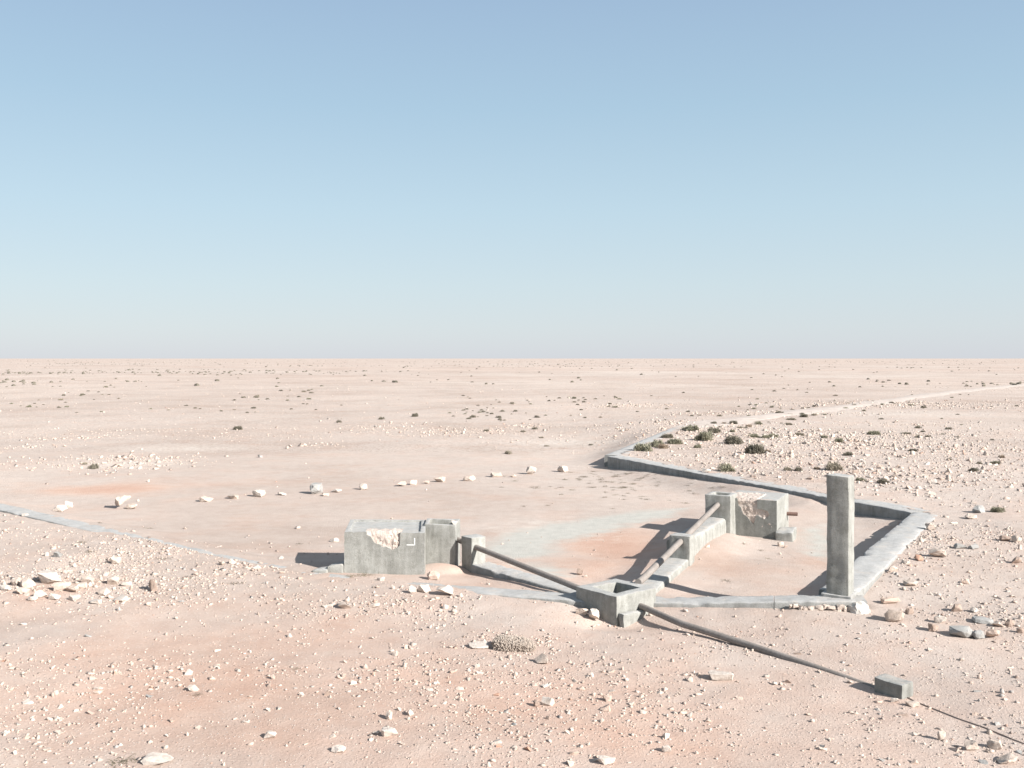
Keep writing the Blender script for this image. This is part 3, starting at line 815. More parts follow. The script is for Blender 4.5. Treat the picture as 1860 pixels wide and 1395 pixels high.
for u0, v0, u1, v1 in ((.915, .70, .925, .80), (.82, .70, .915, .71)):
    o = (T[0][0] + fx_.x * (u0 + .005), T[0][1] + fx_.y * (u0 + .005), 0)
bm = bmesh.new()
for u0, v0, u1, v1 in ((1.455, .685, 1.474, .83), (1.30, .680, 1.4548, .698)):
    for dd in (.003,):
        vs = [bm.verts.new(Vector((T[0][0] + fx_.x * u + fn[0] * dd, T[0][1] + fx_.y * u + fn[1] * dd, v))) for u, v in ((u0, v0), (u1, v0), (u1, v1), (u0, v1))]
        bm.faces.new(vs)
finish(bm, 'painted_mark', M_white, root, 0)
# the inlet chamber to its side
A = [(-1.86, 20.56), (-1.19, 20.46), (-1.14, 21.26), (-1.88, 21.32)]
block('inlet_chamber', A, -.2, .975, M_conc, root, bev=.018, amp=.008, maxlen=.08, hole=(.085, .25), seed=14)
# steps of broken concrete at its other side
block('foot_block', [(-3.78, 19.83), (-3.47, 19.80), (-3.47, 20.3), (-3.75, 20.3)], -.2, [.24, .27, .27, .22], M_conc, root, bev=.03, amp=.03, maxlen=.08, seed=15)
block('foot_block', [(-4.1, 19.80), (-3.79, 19.78), (-3.77, 20.1), (-4.05, 20.12)], -.2, [.15, .19, .19, .14], M_conc, root, bev=.03, amp=.03, maxlen=.08, seed=16)

# ------------------------------------------------------------------ supports of the pipes
p1 = (-.845, 20.12)
tag(block('pipe_support', [p1, add(p1, e2, .38), add(add(p1, e2, .38), e1, .34), add(p1, e1, .34)], -.1, .76, M_conc, bev=.018, amp=.010, maxlen=.08, seed=17),
    'upright concrete support holding the darker pipe next to the wide tank', 'pipe support', 'upright concrete pipe supports')
f1 = (-.855, .518); f2 = (.518, .855)
p2 = (3.79, 20.62)
tag(block('pipe_support', [p2, add(p2, f2, .32), add(add(p2, f2, .32), f1, .46), add(p2, f1, .46)], -.2, .70, M_conc, bev=.022, amp=.012, maxlen=.08, seed=18),
    'stout concrete support halfway along the pale pipe, with a shadowed notch', 'pipe support', 'upright concrete pipe supports')

# ------------------------------------------------------------------ far tank
g1 = (-.893, .45); g2 = (.45, .893)
Cc = (6.60, 24.12)
root = empty('concrete_tank', (6.3, 25, 0), 'far concrete tank with a collapsed rubble corner and an iron pipe stub', 'tank')
FLn = 1.36
Tl = add(Cc, g1, FLn)
ux = (-g1[0], -g1[1]); fn2 = (ux[1], -ux[0])
bd = .05
block('body', [add(Tl, fn2, -bd), add(Cc, fn2, -bd), add(Cc, g2, 1.55), add(Tl, g2, 1.55)], -.3, .945, M_conc, root, bev=.02, amp=.005, maxlen=.10, seed=19)
u = lambda x: FLn - (1443 - x) / 6.2 * .0137
vv = lambda y: .945 - (y - 240) / 6.2 * .0137
no2 = [(u(x), vv(y)) for x, y in [(1228, 240), (1222, 300), (1226, 345), (1290, 350), (1345, 365), (1362, 400), (1340, 440), (1290, 450), (1240, 425), (1215, 420), (1198, 480), (1180, 528), (1150, 500), (1120, 450), (1060, 410), (1040, 340), (1012, 320), (1003, 270), (1000, 240)]]
out = [(0, -.3), (FLn, -.3), (FLn, .945)] + no2 + [(0, .945)]
out = [(max(0, a), min(b, .945)) for a, b in out]
plaster('front_plaster', (Tl[0], Tl[1], 0), Vector(ux), out, 0.0, M_conc_d, root)
core_patch('exposed_masonry', (Tl[0] - fn2[0] * bd, Tl[1] - fn2[1] * bd, 0), Vector(ux), .0, FLn - .10, .25, .96, .010, .058, .9, M_core, root, 8, FLn - .46)
q0 = (5.457, 24.15)
block('inlet_chamber', [q0, add(q0, g2, .70), add(add(q0, g2, .70), g1, .65), add(q0, g1, .65)], -.3, 1.06, M_conc, root, bev=.02, amp=.012, maxlen=.08, hole=(.13, .3), seed=20)
qb = (6.52, 23.95)
block('foot_block', [qb, add(qb, g1, -.42), add(add(qb, g1, -.42), g2, .62), add(qb, g2, .62)], -.3, [.17, .19, .26, .26], M_conc, root, bev=.03, amp=.03, maxlen=.07, seed=21)
q3 = add(Cc, g2, 1.3)
tube('pipe_stub', [(q3[0] - .05, q3[1] + .03, .44), (q3[0] + .25, q3[1] - .10, .445)], .05, M_rust, root)

# ------------------------------------------------------------------ pipes
tag(tube('water_pipe', [(-1.27, 20.87, .625), (-.753, 20.2, .558), (.3, 18.84, .42), (1.30, 17.56, .29)], .056, M_pipe, hollow=False),
    'dark grey pipe sloping from the wide tank down into the box', 'pipe')
tag(tube('water_pipe', [(5.18, 24.34, .82), (3.62, 20.76, .575), (2.40, 17.84, .42), (2.30, 17.62, .415)], .065, M_pipe, hollow=False),
    'pale sunlit pipe sloping from the far tank to the box', 'pipe')
cp = [(2.16, 17.20, .14), (2.30, 17.0, .132), (2.82, 16.04, .095), (3.68, 15.07, .035), (4.44, 14.04, -.005), (5.02, 13.18, -.036)]
tag(tube('water_pipe', cp, .054, M_pipe, hollow=False), 'long outlet pipe leaving the box and sinking into the sand', 'pipe')
# block at its end and the line beyond
x, y, z = ground_at(1635, 1271)
x += .03
h1 = (-.60, .80); h2 = (.80, .60)
tag(block('end_block', [(x, y), add((x, y), h2, .26), add(add((x, y), h2, .26), h1, .42), add((x, y), h1, .42)], z - .15, z + .185, M_conc_d, bev=.018, amp=.012, maxlen=.06, seed=22),
    'small loose concrete block sitting on the end of the outlet pipe', 'block')
cb = [ground_at(px, py) for px, py in ((1640, 1263), (1665, 1276), (1700, 1290), (1740, 1306), (1790, 1323), (1840, 1344), (1900, 1367))]
tag(tube('cable', [(x, y, z + .004) for x, y, z in cb], .010, M_cable, sides=8, hollow=False), 'thin half buried line trailing away beyond the small block', 'cable')

# ------------------------------------------------------------------ rocks
CREAM, WHITE, PINK, RUST, GREY, BROWN = (.53, .45, .39), (.56, .50, .45), (.52, .41, .345), (.44, .27, .20), (.34, .335, .325), (.36, .28, .235)
def rock(px, py, wpx, hpx, col, label, tilt=0.1, group=None, seed=None, sunk=.12, flat=None, amp=.05):
    x, y, z = ground_at(px, py)
    k = y / FPX
    wd, hg = wpx * k, hpx * k
    dp = flat if flat else max(hg, wd * .7)
    y += dp * .4
    x *= y / (y - dp * .4)
    z = tz(x, y)
    sd = seed if seed else int(px * 7 + py)
    r = random.Random(sd)
    o = lump('rock', (x, y, z + hg * (.5 - sunk)), (wd, dp, hg), (r.uniform(-tilt, tilt), r.uniform(-tilt, tilt), r.uniform(-.5, .5)), M_rock, sd, amp, npts=r.choice((12, 16, 22)), cuts=3)
    jitter = r.uniform(.92, 1.06)
    o.color = (col[0] * jitter, col[1] * jitter, col[2] * jitter, 1)
    tag(o, label, 'rock', group)
    return o
ROW = 'stones set out in a row across the basin'
HERO = [
    (108, 930, 28, 15, WHITE, 'blocky white stone, bigger of the pair near the buried wall', ROW),
    (124, 922, 18, 13, WHITE, 'squarish pale stone tucked behind its bigger white partner', ROW),
    (222, 925, 32, 29, CREAM, 'large pitted cream boulder, tallest in the stone row', ROW),
    (240, 925, 22, 11, CREAM, 'flat cream slab leaning on the tallest boulder of the row', ROW),
    (375, 912, 26, 17, CREAM, 'rounded cream stone with dark underside, next after the tallest boulder', ROW),
    (424, 907, 26, 10, CREAM, 'low crumbly cream stone between two rounder row stones', ROW),
    (471, 903, 27, 17, WHITE, 'smooth egg shaped white stone in the row', ROW),
    (514, 900, 22, 7, WHITE, 'thin flat white stone just before the grey block in the row', ROW),
    (575, 898, 26, 24, GREY, 'square grey concrete lump, the only grey stone in the row', ROW),
    (592, 901, 18, 6, CREAM, 'little flat chip at the foot of the square grey lump', ROW),
    (612, 895, 22, 7, WHITE, 'flat white stone just past the square grey lump', ROW),
    (660, 890, 18, 14, WHITE, 'upright white stone standing alone past the grey lump', ROW),
    (728, 884, 22, 12, CREAM, 'cream stone at the near end of a close set trio in the row', ROW),
    (751, 881, 16, 12, CREAM, 'taller cream stone in the middle of the close set trio', ROW),
    (775, 879, 13, 7, CREAM, 'smallest stone of the close set trio in the row', ROW),
    (799, 876, 24, 12, CREAM, 'wide rounded cream stone after the close set trio', ROW),
    (852, 874, 27, 12, CREAM, 'dark sided cream stone with a chip beside it in the row', ROW),
    (902, 867, 24, 10, CREAM, 'low wide cream stone near the far end of the row', ROW),
    (932, 867, 12, 6, CREAM, 'tiny cream stone between two larger ones near the row end', ROW),
    (965, 862, 19, 16, WHITE, 'bright white pointed stone near the far end of the row', ROW),
    (1022, 858, 22, 14, CREAM, 'last cream stone of the row, beside dry weeds', ROW),
    (1053, 1045, 15, 14, BROWN, 'small brown cracked cube on the reddish sand behind the dark pipe', None),
    (1063, 1049, 9, 5, CREAM, 'tiny chip next to the brown cracked cube', None),
    (787, 1054, 26, 19, PINK, 'reddish wedge shaped rock in the drift beside the wide tank', None),
    (749, 1078, 17, 14, WHITE, 'small round white rock, first of three before the wide tank', None),
    (769, 1077, 32, 17, WHITE, 'big white rock, middle of three before the wide tank', None),
    (807, 1084, 36, 20, WHITE, 'pointed white rock, last of three before the wide tank', None),
    (692, 1055, 15, 9, WHITE, 'white pebble leaning at the foot of the wide tank front', None),
    (813, 947, 15, 8, WHITE, None, None),
    (627, 1107, 32, 13, CREAM, 'ragged cream rock on the rubbly slope before the tank', None),
    (680, 1104, 26, 9, CREAM, 'low cream rock with dark pitted end on the rubbly slope', None),
    (278, 1076, 15, 26, BROWN, 'thin brown slab standing on edge near the white rock heap', None),
    (1057, 1118, 24, 15, CREAM, 'split cream rock lying against the dark side of the box', None),
    (1079, 1133, 21, 26, WHITE, 'upright egg shaped white rock in front of the box', None),
    (1083, 1141, 16, 7, WHITE, 'small white chip in front of the upright egg shaped rock', None),
    (985, 1207, 34, 19, CREAM, 'pointed cream rock just beyond the pebbly lump', None),
    (870, 1179, 44, 9, WHITE, 'flat pale slab flush with the sand beside the pebbly lump', None),
    (1310, 1240, 54, 18, WHITE, 'long low white rock lying on the sand below the outlet pipe', None),
    (995, 1283, 25, 19, WHITE, 'bright white cube shaped stone with a dark companion', None),
    (975, 1284, 14, 13, BROWN, 'dark pitted companion beside the bright white cube', None),
    (1624, 1131, 40, 34, CREAM, 'big faceted cream boulder beside the foot of the pillar', None),
    (1617, 1099, 38, 14, PINK, 'broken reddish slab behind the big faceted boulder', None),
    (1652, 1116, 18, 12, BROWN, 'brown rock tucked behind the big faceted boulder', None),
    (1694, 1148, 21, 18, BROWN, 'brown wedge shaped rock below a white triangular one', None),
    (1708, 1133, 23, 15, WHITE, 'white triangular rock above the brown wedge', None),
    (1748, 1160, 54, 22, GREY, 'widest rough grey rock of the grey cluster', None),
    (1777, 1162, 24, 17, GREY, 'grey rock wedged in the middle of the grey cluster', None),
    (1804, 1162, 26, 20, PINK, 'pinkish rock at the end of the grey cluster', None),
    (1784, 1134, 44, 9, GREY, 'long flat grey slab behind the grey cluster', None),
    (1810, 1140, 22, 13, CREAM, 'cream rock just above the pinkish end of the grey cluster', None),
    (1834, 1139, 20, 15, BROWN, 'rounded brown rock beside the cream one above the grey cluster', None),
    (1853, 1151, 12, 11, BROWN, 'brown cube at the edge, level with the grey cluster', None),
    (1738, 1112, 22, 16, BROWN, 'pitted brown rock standing before a white pebble', None),
    (1770, 1113, 17, 11, WHITE, 'white pebble to one side of the pitted brown rock', None),
    (1693, 963, 28, 15, CREAM, 'cream rock against the outer corner of the wide wall', None),
    (1704, 1014, 34, 18, CREAM, 'ragged cream rock halfway down the wide wall', None),
    (1668, 1019, 22, 12, RUST, 'rust coloured slab below the ragged cream rock', None),
    (1745, 998, 26, 11, GREY, 'first of two rounded grey rocks out on the stony ground', None),
    (1768, 998, 20, 11, GREY, 'second of two rounded grey rocks out on the stony ground', None),
    (1764, 943, 24, 10, CREAM, 'low cream rock near the leaning grey slab', None),
    (1780, 932, 32, 15, GREY, 'flat leaning grey slab beside a small green shrub', None),
    (1826, 984, 20, 13, BROWN, 'brown half of a pair of rocks near the picture edge', None),
    (1846, 986, 17, 15, CREAM, 'cream half of a pair of rocks near the picture edge', None),
    (1846, 1025, 20, 14, BROWN, 'dark brown block beyond the pitted rocks', None),
    (1753, 1061, 22, 10, PINK, 'squarish reddish rock alone on the stony ground', None),
    (1655, 1066, 32, 12, CREAM, 'tilted cream slab outside the wide wall near the pillar', None),
    (1622, 1040, 22, 12, CREAM, 'cream rock against the wide wall nearest the pillar', None),
    (706, 1340, 40, 18, WHITE, 'smooth domed white rock in the pebbles', None),
    (707, 1308, 13, 18, CREAM, 'small upright cream stone behind the domed white rock', None),
    (684, 1334, 14, 10, CREAM, 'cream stone touching the domed white rock', None),
    (287, 1391, 60, 14, WHITE, 'broad white slab at the very bottom near the dry weed', None),
    (490, 1343, 26, 15, WHITE, 'ragged white rock alone on the pink pebbly sand', None),
    (352, 1256, 26, 10, WHITE, 'flat white rock with dark end on the pink pebbly sand', None),
    (52, 1280, 24, 10, WHITE, 'low oval white rock farthest down the pink slope', None),
    (1100, 1275, 26, 12, PINK, 'upper one of two pinkish rocks standing one behind another', None),
    (1101, 1293, 24, 14, PINK, 'lower one of two pinkish rocks standing one behind another', None),
    (1708, 1346, 16, 20, CREAM, 'narrow upright cream stone casting a long shadow', None),
    (1765, 1366, 28, 20, CREAM, 'pebbly knobbed cream rock near the lower corner', None),
    (1807, 1362, 28, 18, CREAM, 'smooth rounded cream rock near the lower corner', None),
    (1211, 1368, 20, 14, WHITE, 'bright white rock low on the pink pebbles', None),
    (1625, 1277, 18, 9, WHITE, 'white chip in front of the small concrete block', None),
    (1657, 1285, 26, 11, CREAM, 'cream rock beside the thin buried line', None),
    (615, 1368, 30, 12, WHITE, 'oval white rock low among the pebbles', None),
    (1100, 1390, 38, 15, WHITE, 'craggy white rock cut by the lower picture edge', None),
    (1418, 993, 13, 10, CREAM, 'white chip lying before the foot of the far tank', None),
    (1428, 996, 9, 6, PINK, 'tiny reddish chip beside the far tank foot', None),
    (1283, 858, 18, 8, WHITE, 'white stone lying on the raised ground behind the back wall', None),
    (45, 938, 13, 6, WHITE, 'white stone resting on the buried wall top', None),
    (655, 985, 14, 5, WHITE, None, None),
    (608, 985, 18, 8, WHITE, 'flat white stone on the sand behind the wide tank', None),
    (1830, 1390, 44, 16, CREAM, 'flat cream rock at the bottom corner', None),
    (402, 1027, 14, 10, CREAM, 'pink tinged stone leaning on the buried wall', None),
    (425, 1025, 18, 12, CREAM, 'rounded cream stone on top of the buried wall', None),
    (465, 1034, 18, 8, WHITE, 'pale flat stone where the buried wall disappears', None),
    (105, 1013, 20, 12, GREY, 'greyish stone on the slope above the white heap', None),
    (210, 1025, 24, 14, CREAM, 'cream stone on the slope below the buried wall', None),
]
hero_xy = []
for (px, py, wp, hp, col, lab, grp) in HERO:
    if lab is None: continue
    o = rock(px, py, wp, hp, col, lab, group=grp)
    hero_xy.append((o.location.x, o.location.y, wp * o.location.y / FPX))
# stone lying on the inlet chamber's rim
o = lump('rock', (-1.24, 20.62, 1.005), (.17, .14, .10), (0, .1, .4), M_rock, 91, .06, npts=12, cuts=2, col=WHITE)
tag(o, 'white stone resting on top of the wide tank inlet chamber', 'rock')
# heap of white rocks
rr = random.Random(21)
hl = ['biggest white boulder at the top of the white heap', 'second white boulder leaning on the left flank of the biggest heap boulder', 'third white boulder leaning on the right flank of the biggest heap boulder',
      'low white rock at the front left of the white heap', 'low white rock at the very front middle of the white heap', 'low white rock at the front right of the white heap', 'tall narrow rock at the left end of the white heap',
      'small low rock trailing right from the white heap', 'upper rock trailing right from the white heap', 'flat rock in front of the white heap centre', 'thin flat chip in front left of the white heap', 'flat rock in front right of the white heap',
      'cube like rock standing between the white heap and the thin brown slab', 'flat rock just left of the thin brown slab', 'broad rock in front of the cube like heap outlier', 'long flat rock farthest in front of the thin brown slab', 'last rock of the white heap at the picture edge', 'flat rock alone below the right tail of the white heap']
heap = [(85, 1062, 58, 26), (50, 1068, 30, 20), (112, 1074, 34, 18), (40, 1080, 30, 12), (75, 1086, 28, 14), (130, 1078, 26, 14), (30, 1064, 20, 16), (150, 1070, 22, 12), (160, 1060, 30, 16), (100, 1090, 24, 12), (60, 1092, 22, 9), (135, 1092, 24, 12), (205, 1063, 24, 18), (230, 1066, 24, 10), (190, 1082, 28, 14), (220, 1094, 34, 14), (10, 1072, 24, 10), (175, 1098, 24, 10)]
for k, (px, py, a, b) in enumerate(heap):
    o = rock(px, py, a, b, WHITE if rr.random() < .4 else CREAM, hl[k], group='white rock heap', seed=300 + k)
    hero_xy.append((o.location.x, o.location.y, a * o.location.y / FPX))

# pebbly lump in the foreground: a block of cemented pebbles
x, y, z = ground_at(933, 1184)
root = empty('pebble_lump', (x, y, z), 'rough oblong lump of cemented pebbles alone on the sand', 'lump')
o = lump('matrix', (x, y + .15, z + .075), (.70, .36, .21), (0, 0.04, -.10), M_rock, 58, .03, cuts=3, npts=60, col=(.30, .25, .215), parent=root)
bm = bmesh.new(); r = random.Random(3)
me0 = o.data; mw = Matrix.Translation(o.location) @ o.rotation_euler.to_matrix().to_4x4()
for p in me0.polygons:
    for _ in range(int(p.area / .00017 + r.random())):
        if len(bm.verts) > 45000: break
        c = mw @ (p.center + Vector((r.uniform(-.02, .02), r.uniform(-.02, .02), r.uniform(-.012, .012))))
        if c.z < z - .02: continue
        g = bmesh.ops.create_icosphere(bm, subdivisions=1, radius=r.uniform(.007, .014))
        for v in g['verts']: v.co = v.co * r.uniform(.8, 1.2) + c
g = finish(bm, 'pebbles', M_rock, root, 30); g.color = (.39, .335, .29, 1); g['kind'] = 'stuff'

# ------------------------------------------------------------------ scattered stones
def proto(seed, flat):
    r = random.Random(seed); bm = bmesh.new()
    for _ in range(r.choice((9, 10, 12, 14))):
        v = Vector((r.gauss(0, 1), r.gauss(0, 1), r.gauss(0, 1))).normalized() * r.uniform(.8, 1.15)
        bm.verts.new((v.x * .5, v.y * .5 * r.uniform(.75, 1), v.z * .5 * flat))
    h = bmesh.ops.convex_hull(bm, input=bm.verts)
    bmesh.ops.delete(bm, geom=list({g for g in h['geom_interior'] + h['geom_unused'] if isinstance(g, bmesh.types.BMVert)}), context='VERTS')
    bmesh.ops.triangulate(bm, faces=bm.faces); bm.normal_update()
    bm.verts.index_update()
    V = np.array([v.co[:] for v in bm.verts]); F = np.array([[v.index for v in f.verts] for f in bm.faces])
    bm.free()
    return V, F
PROTO = [proto(100 + k, f) for k, f in enumerate((.8, .6, .7, .5, .9, .65, .42, .75, .55, .7, 1.0, .6))]

FOOT = [T, A, bx, [add(p1, e2, -.1), add(p1, e2, .4), add(add(p1, e2, .4), e1, .4), add(p1, e1, .4)], [Cc, add(Cc, g2, 1.55), add(Tl, g2, 1.55), add(Tl, g2, -.6), add(Cc, g1, .6)],
        [(-4.2, 19.7), (-3.4, 19.7), (-3.4, 20.4), (-4.2, 20.4)], [(5.3, 16.3), (6.5, 16.2), (6.5, 17.3), (5.3, 17.3)]]
def clear(x, y):
    ok = np.ones(x.shape, bool)
    for f in FOOT: ok &= ~in_poly(f, x, y)
    for k, W in WALLS.items():
        d, side, (zt, ol, orr) = poly_near(W['pts'], x, y)
        ok &= ~((d < W['w'] * .5 + .03) & ((np.maximum(ol, orr) < .005) | (k != 'W1')))
    return ok

CL = [(250, 838, 90, 12, 5), (165, 838, 120, 12, 2.5), (580, 807, 40, 4, 4), (830, 786, 80, 5, 4), (960, 775, 40, 4, 4), (70, 810, 60, 6, 1.5), (1500, 815, 90, 16, 9), (1420, 850, 120, 20, 4), (1560, 880, 90, 22, 5), (1300, 800, 110, 26, 3),
      (1690, 885, 80, 12, 3), (1600, 830, 160, 25, 2.5), (1690, 1000, 90, 60, 1.6), (1760, 1100, 120, 60, 1.5), (100, 1060, 160, 40, 1.6), (300, 1030, 250, 50, 1.2), (640, 1090, 160, 25, 1.2), (1650, 740, 200, 8, 2), (130, 795, 60, 4, 3), (1150, 738, 60, 4, 2.5), (690, 775, 60, 5, 2), (1720, 830, 160, 30, 2), (1790, 890, 100, 40, 2), (1400, 760, 120, 4, 4), (1600, 738, 150, 4, 4), (1640, 905, 60, 18, 3), (1380, 870, 120, 12, 3), (1250, 790, 50, 14, 3)]
def density(x, y):
    m = in_poly(BASIN, x, y) & (y < 43)
    d = np.where(m, .035, 1.0 - .93 * sstep(0, -3, x) * sstep(60, 46, y) * (y > 40) - .6 * sstep(12, 5, x) * (y > 43) * (x < 8) * sstep(60, 46, y)) * (.35 + 1.3 * sstep(.35, .7, fbm(x / 1.7, y / 1.7, 71, 4)))
    d = d * (1 + blob(x, y, CL) * 1.3)
    # calmer sand round the outlet pipe, box and the front of the wall
    d = d * (1 - .75 * blob(x, y, [(1300, 1130, 140, 26, 1), (950, 1110, 150, 30, .9), (1620, 1190, 150, 30, .5), (1650, 1040, 60, 50, .4), (250, 1135, 200, 30, .6), (120, 970, 220, 22, .3), (1700, 1290, 180, 40, .4)]))
    return d

def scatter(n, x0, x1, y0, y1, smin, smax, power, dens=density, fan=None):
    X = []; 
    got = 0
    while got < n:
        k = int(n * 2.5)
        y = rng.uniform(y0, y1, k)
        if fan: y = np.sqrt(rng.uniform(y0 ** 2, y1 ** 2, k))
        x = rng.uniform(-1, 1, k) * (fan * y + 2.5) if fan else rng.uniform(x0, x1, k)
        p = dens(x, y)
        keep = rng.uniform(0, 3.0, k) < p
        x, y = x[keep], y[keep]
        c = clear(x, y); x, y = x[c], y[c]
        X.append(np.stack([x, y], 1)); got += len(x)
    A_ = np.concatenate(X)[:n]
    u_ = rng.uniform(0, 1, n)
    s_ = (smin ** (1 - power) + u_ * (smax ** (1 - power) - smin ** (1 - power))) ** (1 / (1 - power))
    return A_[:, 0], A_[:, 1], s_
def density_cl(x, y):
    m = in_poly(BASIN, x, y) & (y < 43)
    plat = (~m) & (y > 26.5) & (y < 62) & (x > 4.5) & (x < 26)
    return np.where(m & (x > -2), 0, blob(x, y, CL) * .6 + plat * .55 * sstep(.4, .7, fbm(x / 2.5, y / 2.5, 83, 4)))
sets = [scatter(15000, 0, 0, 22, 140, .05, .34, 2.7, dens=density_cl, fan=.78), scatter(68000, 0, 0, 9.0, 23, .009, .045, 2.1, fan=.78), scatter(11500, 0, 0, 9.0, 24, .040, .14, 3.2, fan=.78),
        scatter(20000, 0, 0, 19, 62, .03, .2, 2.9, fan=.78), scatter(18000, 0, 0, 46, 200, .05, .30, 3.4, fan=.78)]
sx_ = np.concatenate([s[0] for s in sets]); sy_ = np.concatenate([s[1] for s in sets]); ss_ = np.concatenate([s[2] for s in sets])
# keep clear of the placed rocks
hx = np.array(hero_xy)
ok = np.ones(len(sx_), bool)
for a, b, c in hx: ok &= np.hypot(sx_ - a, sy_ - b) > c * .45
sx_, sy_, ss_ = sx_[ok], sy_[ok], ss_[ok]
sz_ = terrain(sx_, sy_)
n = len(sx_)
yaw = rng.uniform(0, 2 * np.pi, n); tx = rng.normal(0, .16, n); ty = rng.normal(0, .16, n)
pid = rng.integers(0, len(PROTO), n)
pal = np.array([CREAM, WHITE, PINK, RUST, GREY, BROWN])
east = sstep(2, 8, sx_) * sstep(40, 15, sy_)
pw = rng.uniform(0, 1, n)
cid = np.where(pw < .46, 0, np.where(pw < .62, 1, np.where(pw < .88, 2, np.where(pw < .90 + .01 * east, 3, np.where(pw < .93 + .03 * east, 4, 5)))))
cid = np.where((sy_ > 45) & (rng.uniform(0, 1, n) < .75), np.where(cid == 2, 0, cid), cid)
tint = pal[cid] * rng.uniform(.88, 1.10, (n, 1))
show = ss_ / sy_
inview = (np.abs(sx_ / sy_) < .53) & (sy_ > 10.5)
rank = np.argsort(-np.where(inview, show, 0))
NIND = 170
ind = rank[:NIND]; rest = np.setdiff1d(np.arange(n), ind)
tint[rest] = tint[rest] * .68 + np.array((.495, .41, .36)) * .32

pm = []
for k, (V, F) in enumerate(PROTO):
    bm = bmesh.new()
    vs = [bm.verts.new(v) for v in V]
    for f in F: bm.faces.new([vs[i] for i in f])
    bmesh.ops.subdivide_edges(bm, edges=bm.edges, cuts=2, use_grid_fill=True)
    for v in bm.verts:
        v.co += mnoise.noise_vector(v.co * 3 + Vector((k * 5, 0, 0))) * .05 + mnoise.noise_vector(v.co * 9) * .025
    m_ = bpy.data.meshes.new('rock'); bm.to_mesh(m_); bm.free(); m_.materials.append(M_rock)
    for p in m_.polygons: p.use_smooth = True
    m_.set_sharp_from_angle(angle=math.radians(26))
    pm.append(m_)
CN = ['cream', 'white', 'pink', 'rust coloured', 'grey', 'brown']
def proj(x, y, z): return CX + FPX * x / y, HOR + FPX * (H - z) / y
LM = [(85, 1055, 'biggest boulder of the white heap'), (278, 1065, 'thin brown upright slab'), (748, 1072, 'small round white rock by the tank'), (769, 1068, 'big white rock by the tank'), (807, 1075, 'pointed white rock by the tank'),
      (627, 1100, 'ragged cream rock on the slope'), (692, 1050, 'white pebble at the tank front'), (1078, 1120, 'upright egg shaped white rock'), (985, 1198, 'pointed cream rock past the pebbly lump'), (933, 1168, 'pebbly lump'),
      (870, 1176, 'flat pale slab'), (1310, 1232, 'long low white rock'), (995, 1275, 'bright white cube shaped stone'), (1624, 1115, 'big faceted cream boulder'), (1694, 1140, 'brown wedge shaped rock'), (1748, 1150, 'grey rock cluster'),
      (1608, 1250, 'small concrete block'), (1704, 1006, 'ragged rock by the wide wall'), (1668, 1013, 'rust coloured slab'), (1756, 993, 'two rounded grey rocks'), (1780, 925, 'leaning grey slab'), (1836, 978, 'brown and cream rock pair'), (1753, 1056, 'squarish reddish rock'),
      (706, 1331, 'smooth domed white rock'), (287, 1385, 'broad white slab by the dry weed'), (490, 1336, 'ragged white rock alone'), (352, 1251, 'flat white rock with dark end'), (52, 1275, 'low oval white rock'), (1100, 1278, 'pinkish rock pair'),
      (1708, 1336, 'narrow upright cream stone'), (1765, 1356, 'knobbed cream rock'), (1807, 1353, 'smooth rounded corner rock'), (1211, 1361, 'bright white rock among pink pebbles'), (615, 1362, 'oval white rock'), (1100, 1383, 'craggy white rock at the bottom'), (1830, 1382, 'flat rock in the bottom corner'),
      (1430, 1195, 'middle of the outlet pipe'), (1760, 1312, 'thin buried line'), (1840, 1345, 'end of the thin buried line'), (1240, 1130, 'start of the outlet pipe'), (210, 1018, 'cream stone below the buried wall'), (105, 1007, 'greyish stone on the slope'), (1540, 1090, 'pillar foot')]
used = set(o.get('label') for o in bpy.data.objects if o.get('label'))
def place_words(px, py, lms, skip):
    q = sorted(lms, key=lambda l: math.hypot(px - l[0], (py - l[1]) * 1.3))[skip]
    dx, dy = px - q[0], (py - q[1]) * 1.3
    d = math.hypot(dx, dy)
    dist = 'touching distance' if d < 22 else ('close' if d < 55 else ('a short way' if d < 110 else ('some way' if d < 200 else 'far')))
    if d < 22: return 'almost against the ' + q[2]
    if abs(dx) > 2 * abs(dy): di = 'right of' if dx > 0 else 'left of'
    elif abs(dy) > 2 * abs(dx): di = 'in front of' if dy > 0 else 'beyond'
    else: di = ('front ' if dy > 0 else 'back ') + ('right of' if dx > 0 else 'left of')
    return '%s %s the %s' % (dist, di, q[2])
def unique_label(head, px, py, lms, fallback):
    for k in range(min(4, len(lms))):
        lab = head + ' ' + place_words(px, py, lms, k)
        if lab not in used and len(lab.split()) <= 16:
            used.add(lab); return lab
    return fallback
FL_ = (.8, .6, .7, .5, .9, .65, .42, .75, .55, .7, 1.0, .6)
for i in ind:
    o = bpy.data.objects.new('rock', pm[pid[i]]); C.objects.link(o)
    s = float(ss_[i])
    o.location = (sx_[i], sy_[i], sz_[i] + s * .02); o.rotation_euler = (tx[i], ty[i], yaw[i]); o.scale = (s, s, s)
    o.color = (*tint[i], 1)
    f = FL_[pid[i]]
    head = '%s %s %s stone' % ('small' if s < .12 else ('fist sized' if s < .17 else 'larger'), 'flat' if f < .56 else ('chunky' if f > .78 else 'angular'), CN[cid[i]])
    px, py = proj(sx_[i], sy_[i], sz_[i])
    tag(o, unique_label(head, px, py, LM, 'loose %s stone strewn over the open pebbly sand' % CN[cid[i]]), 'rock', 'loose stones strewn over the sand')

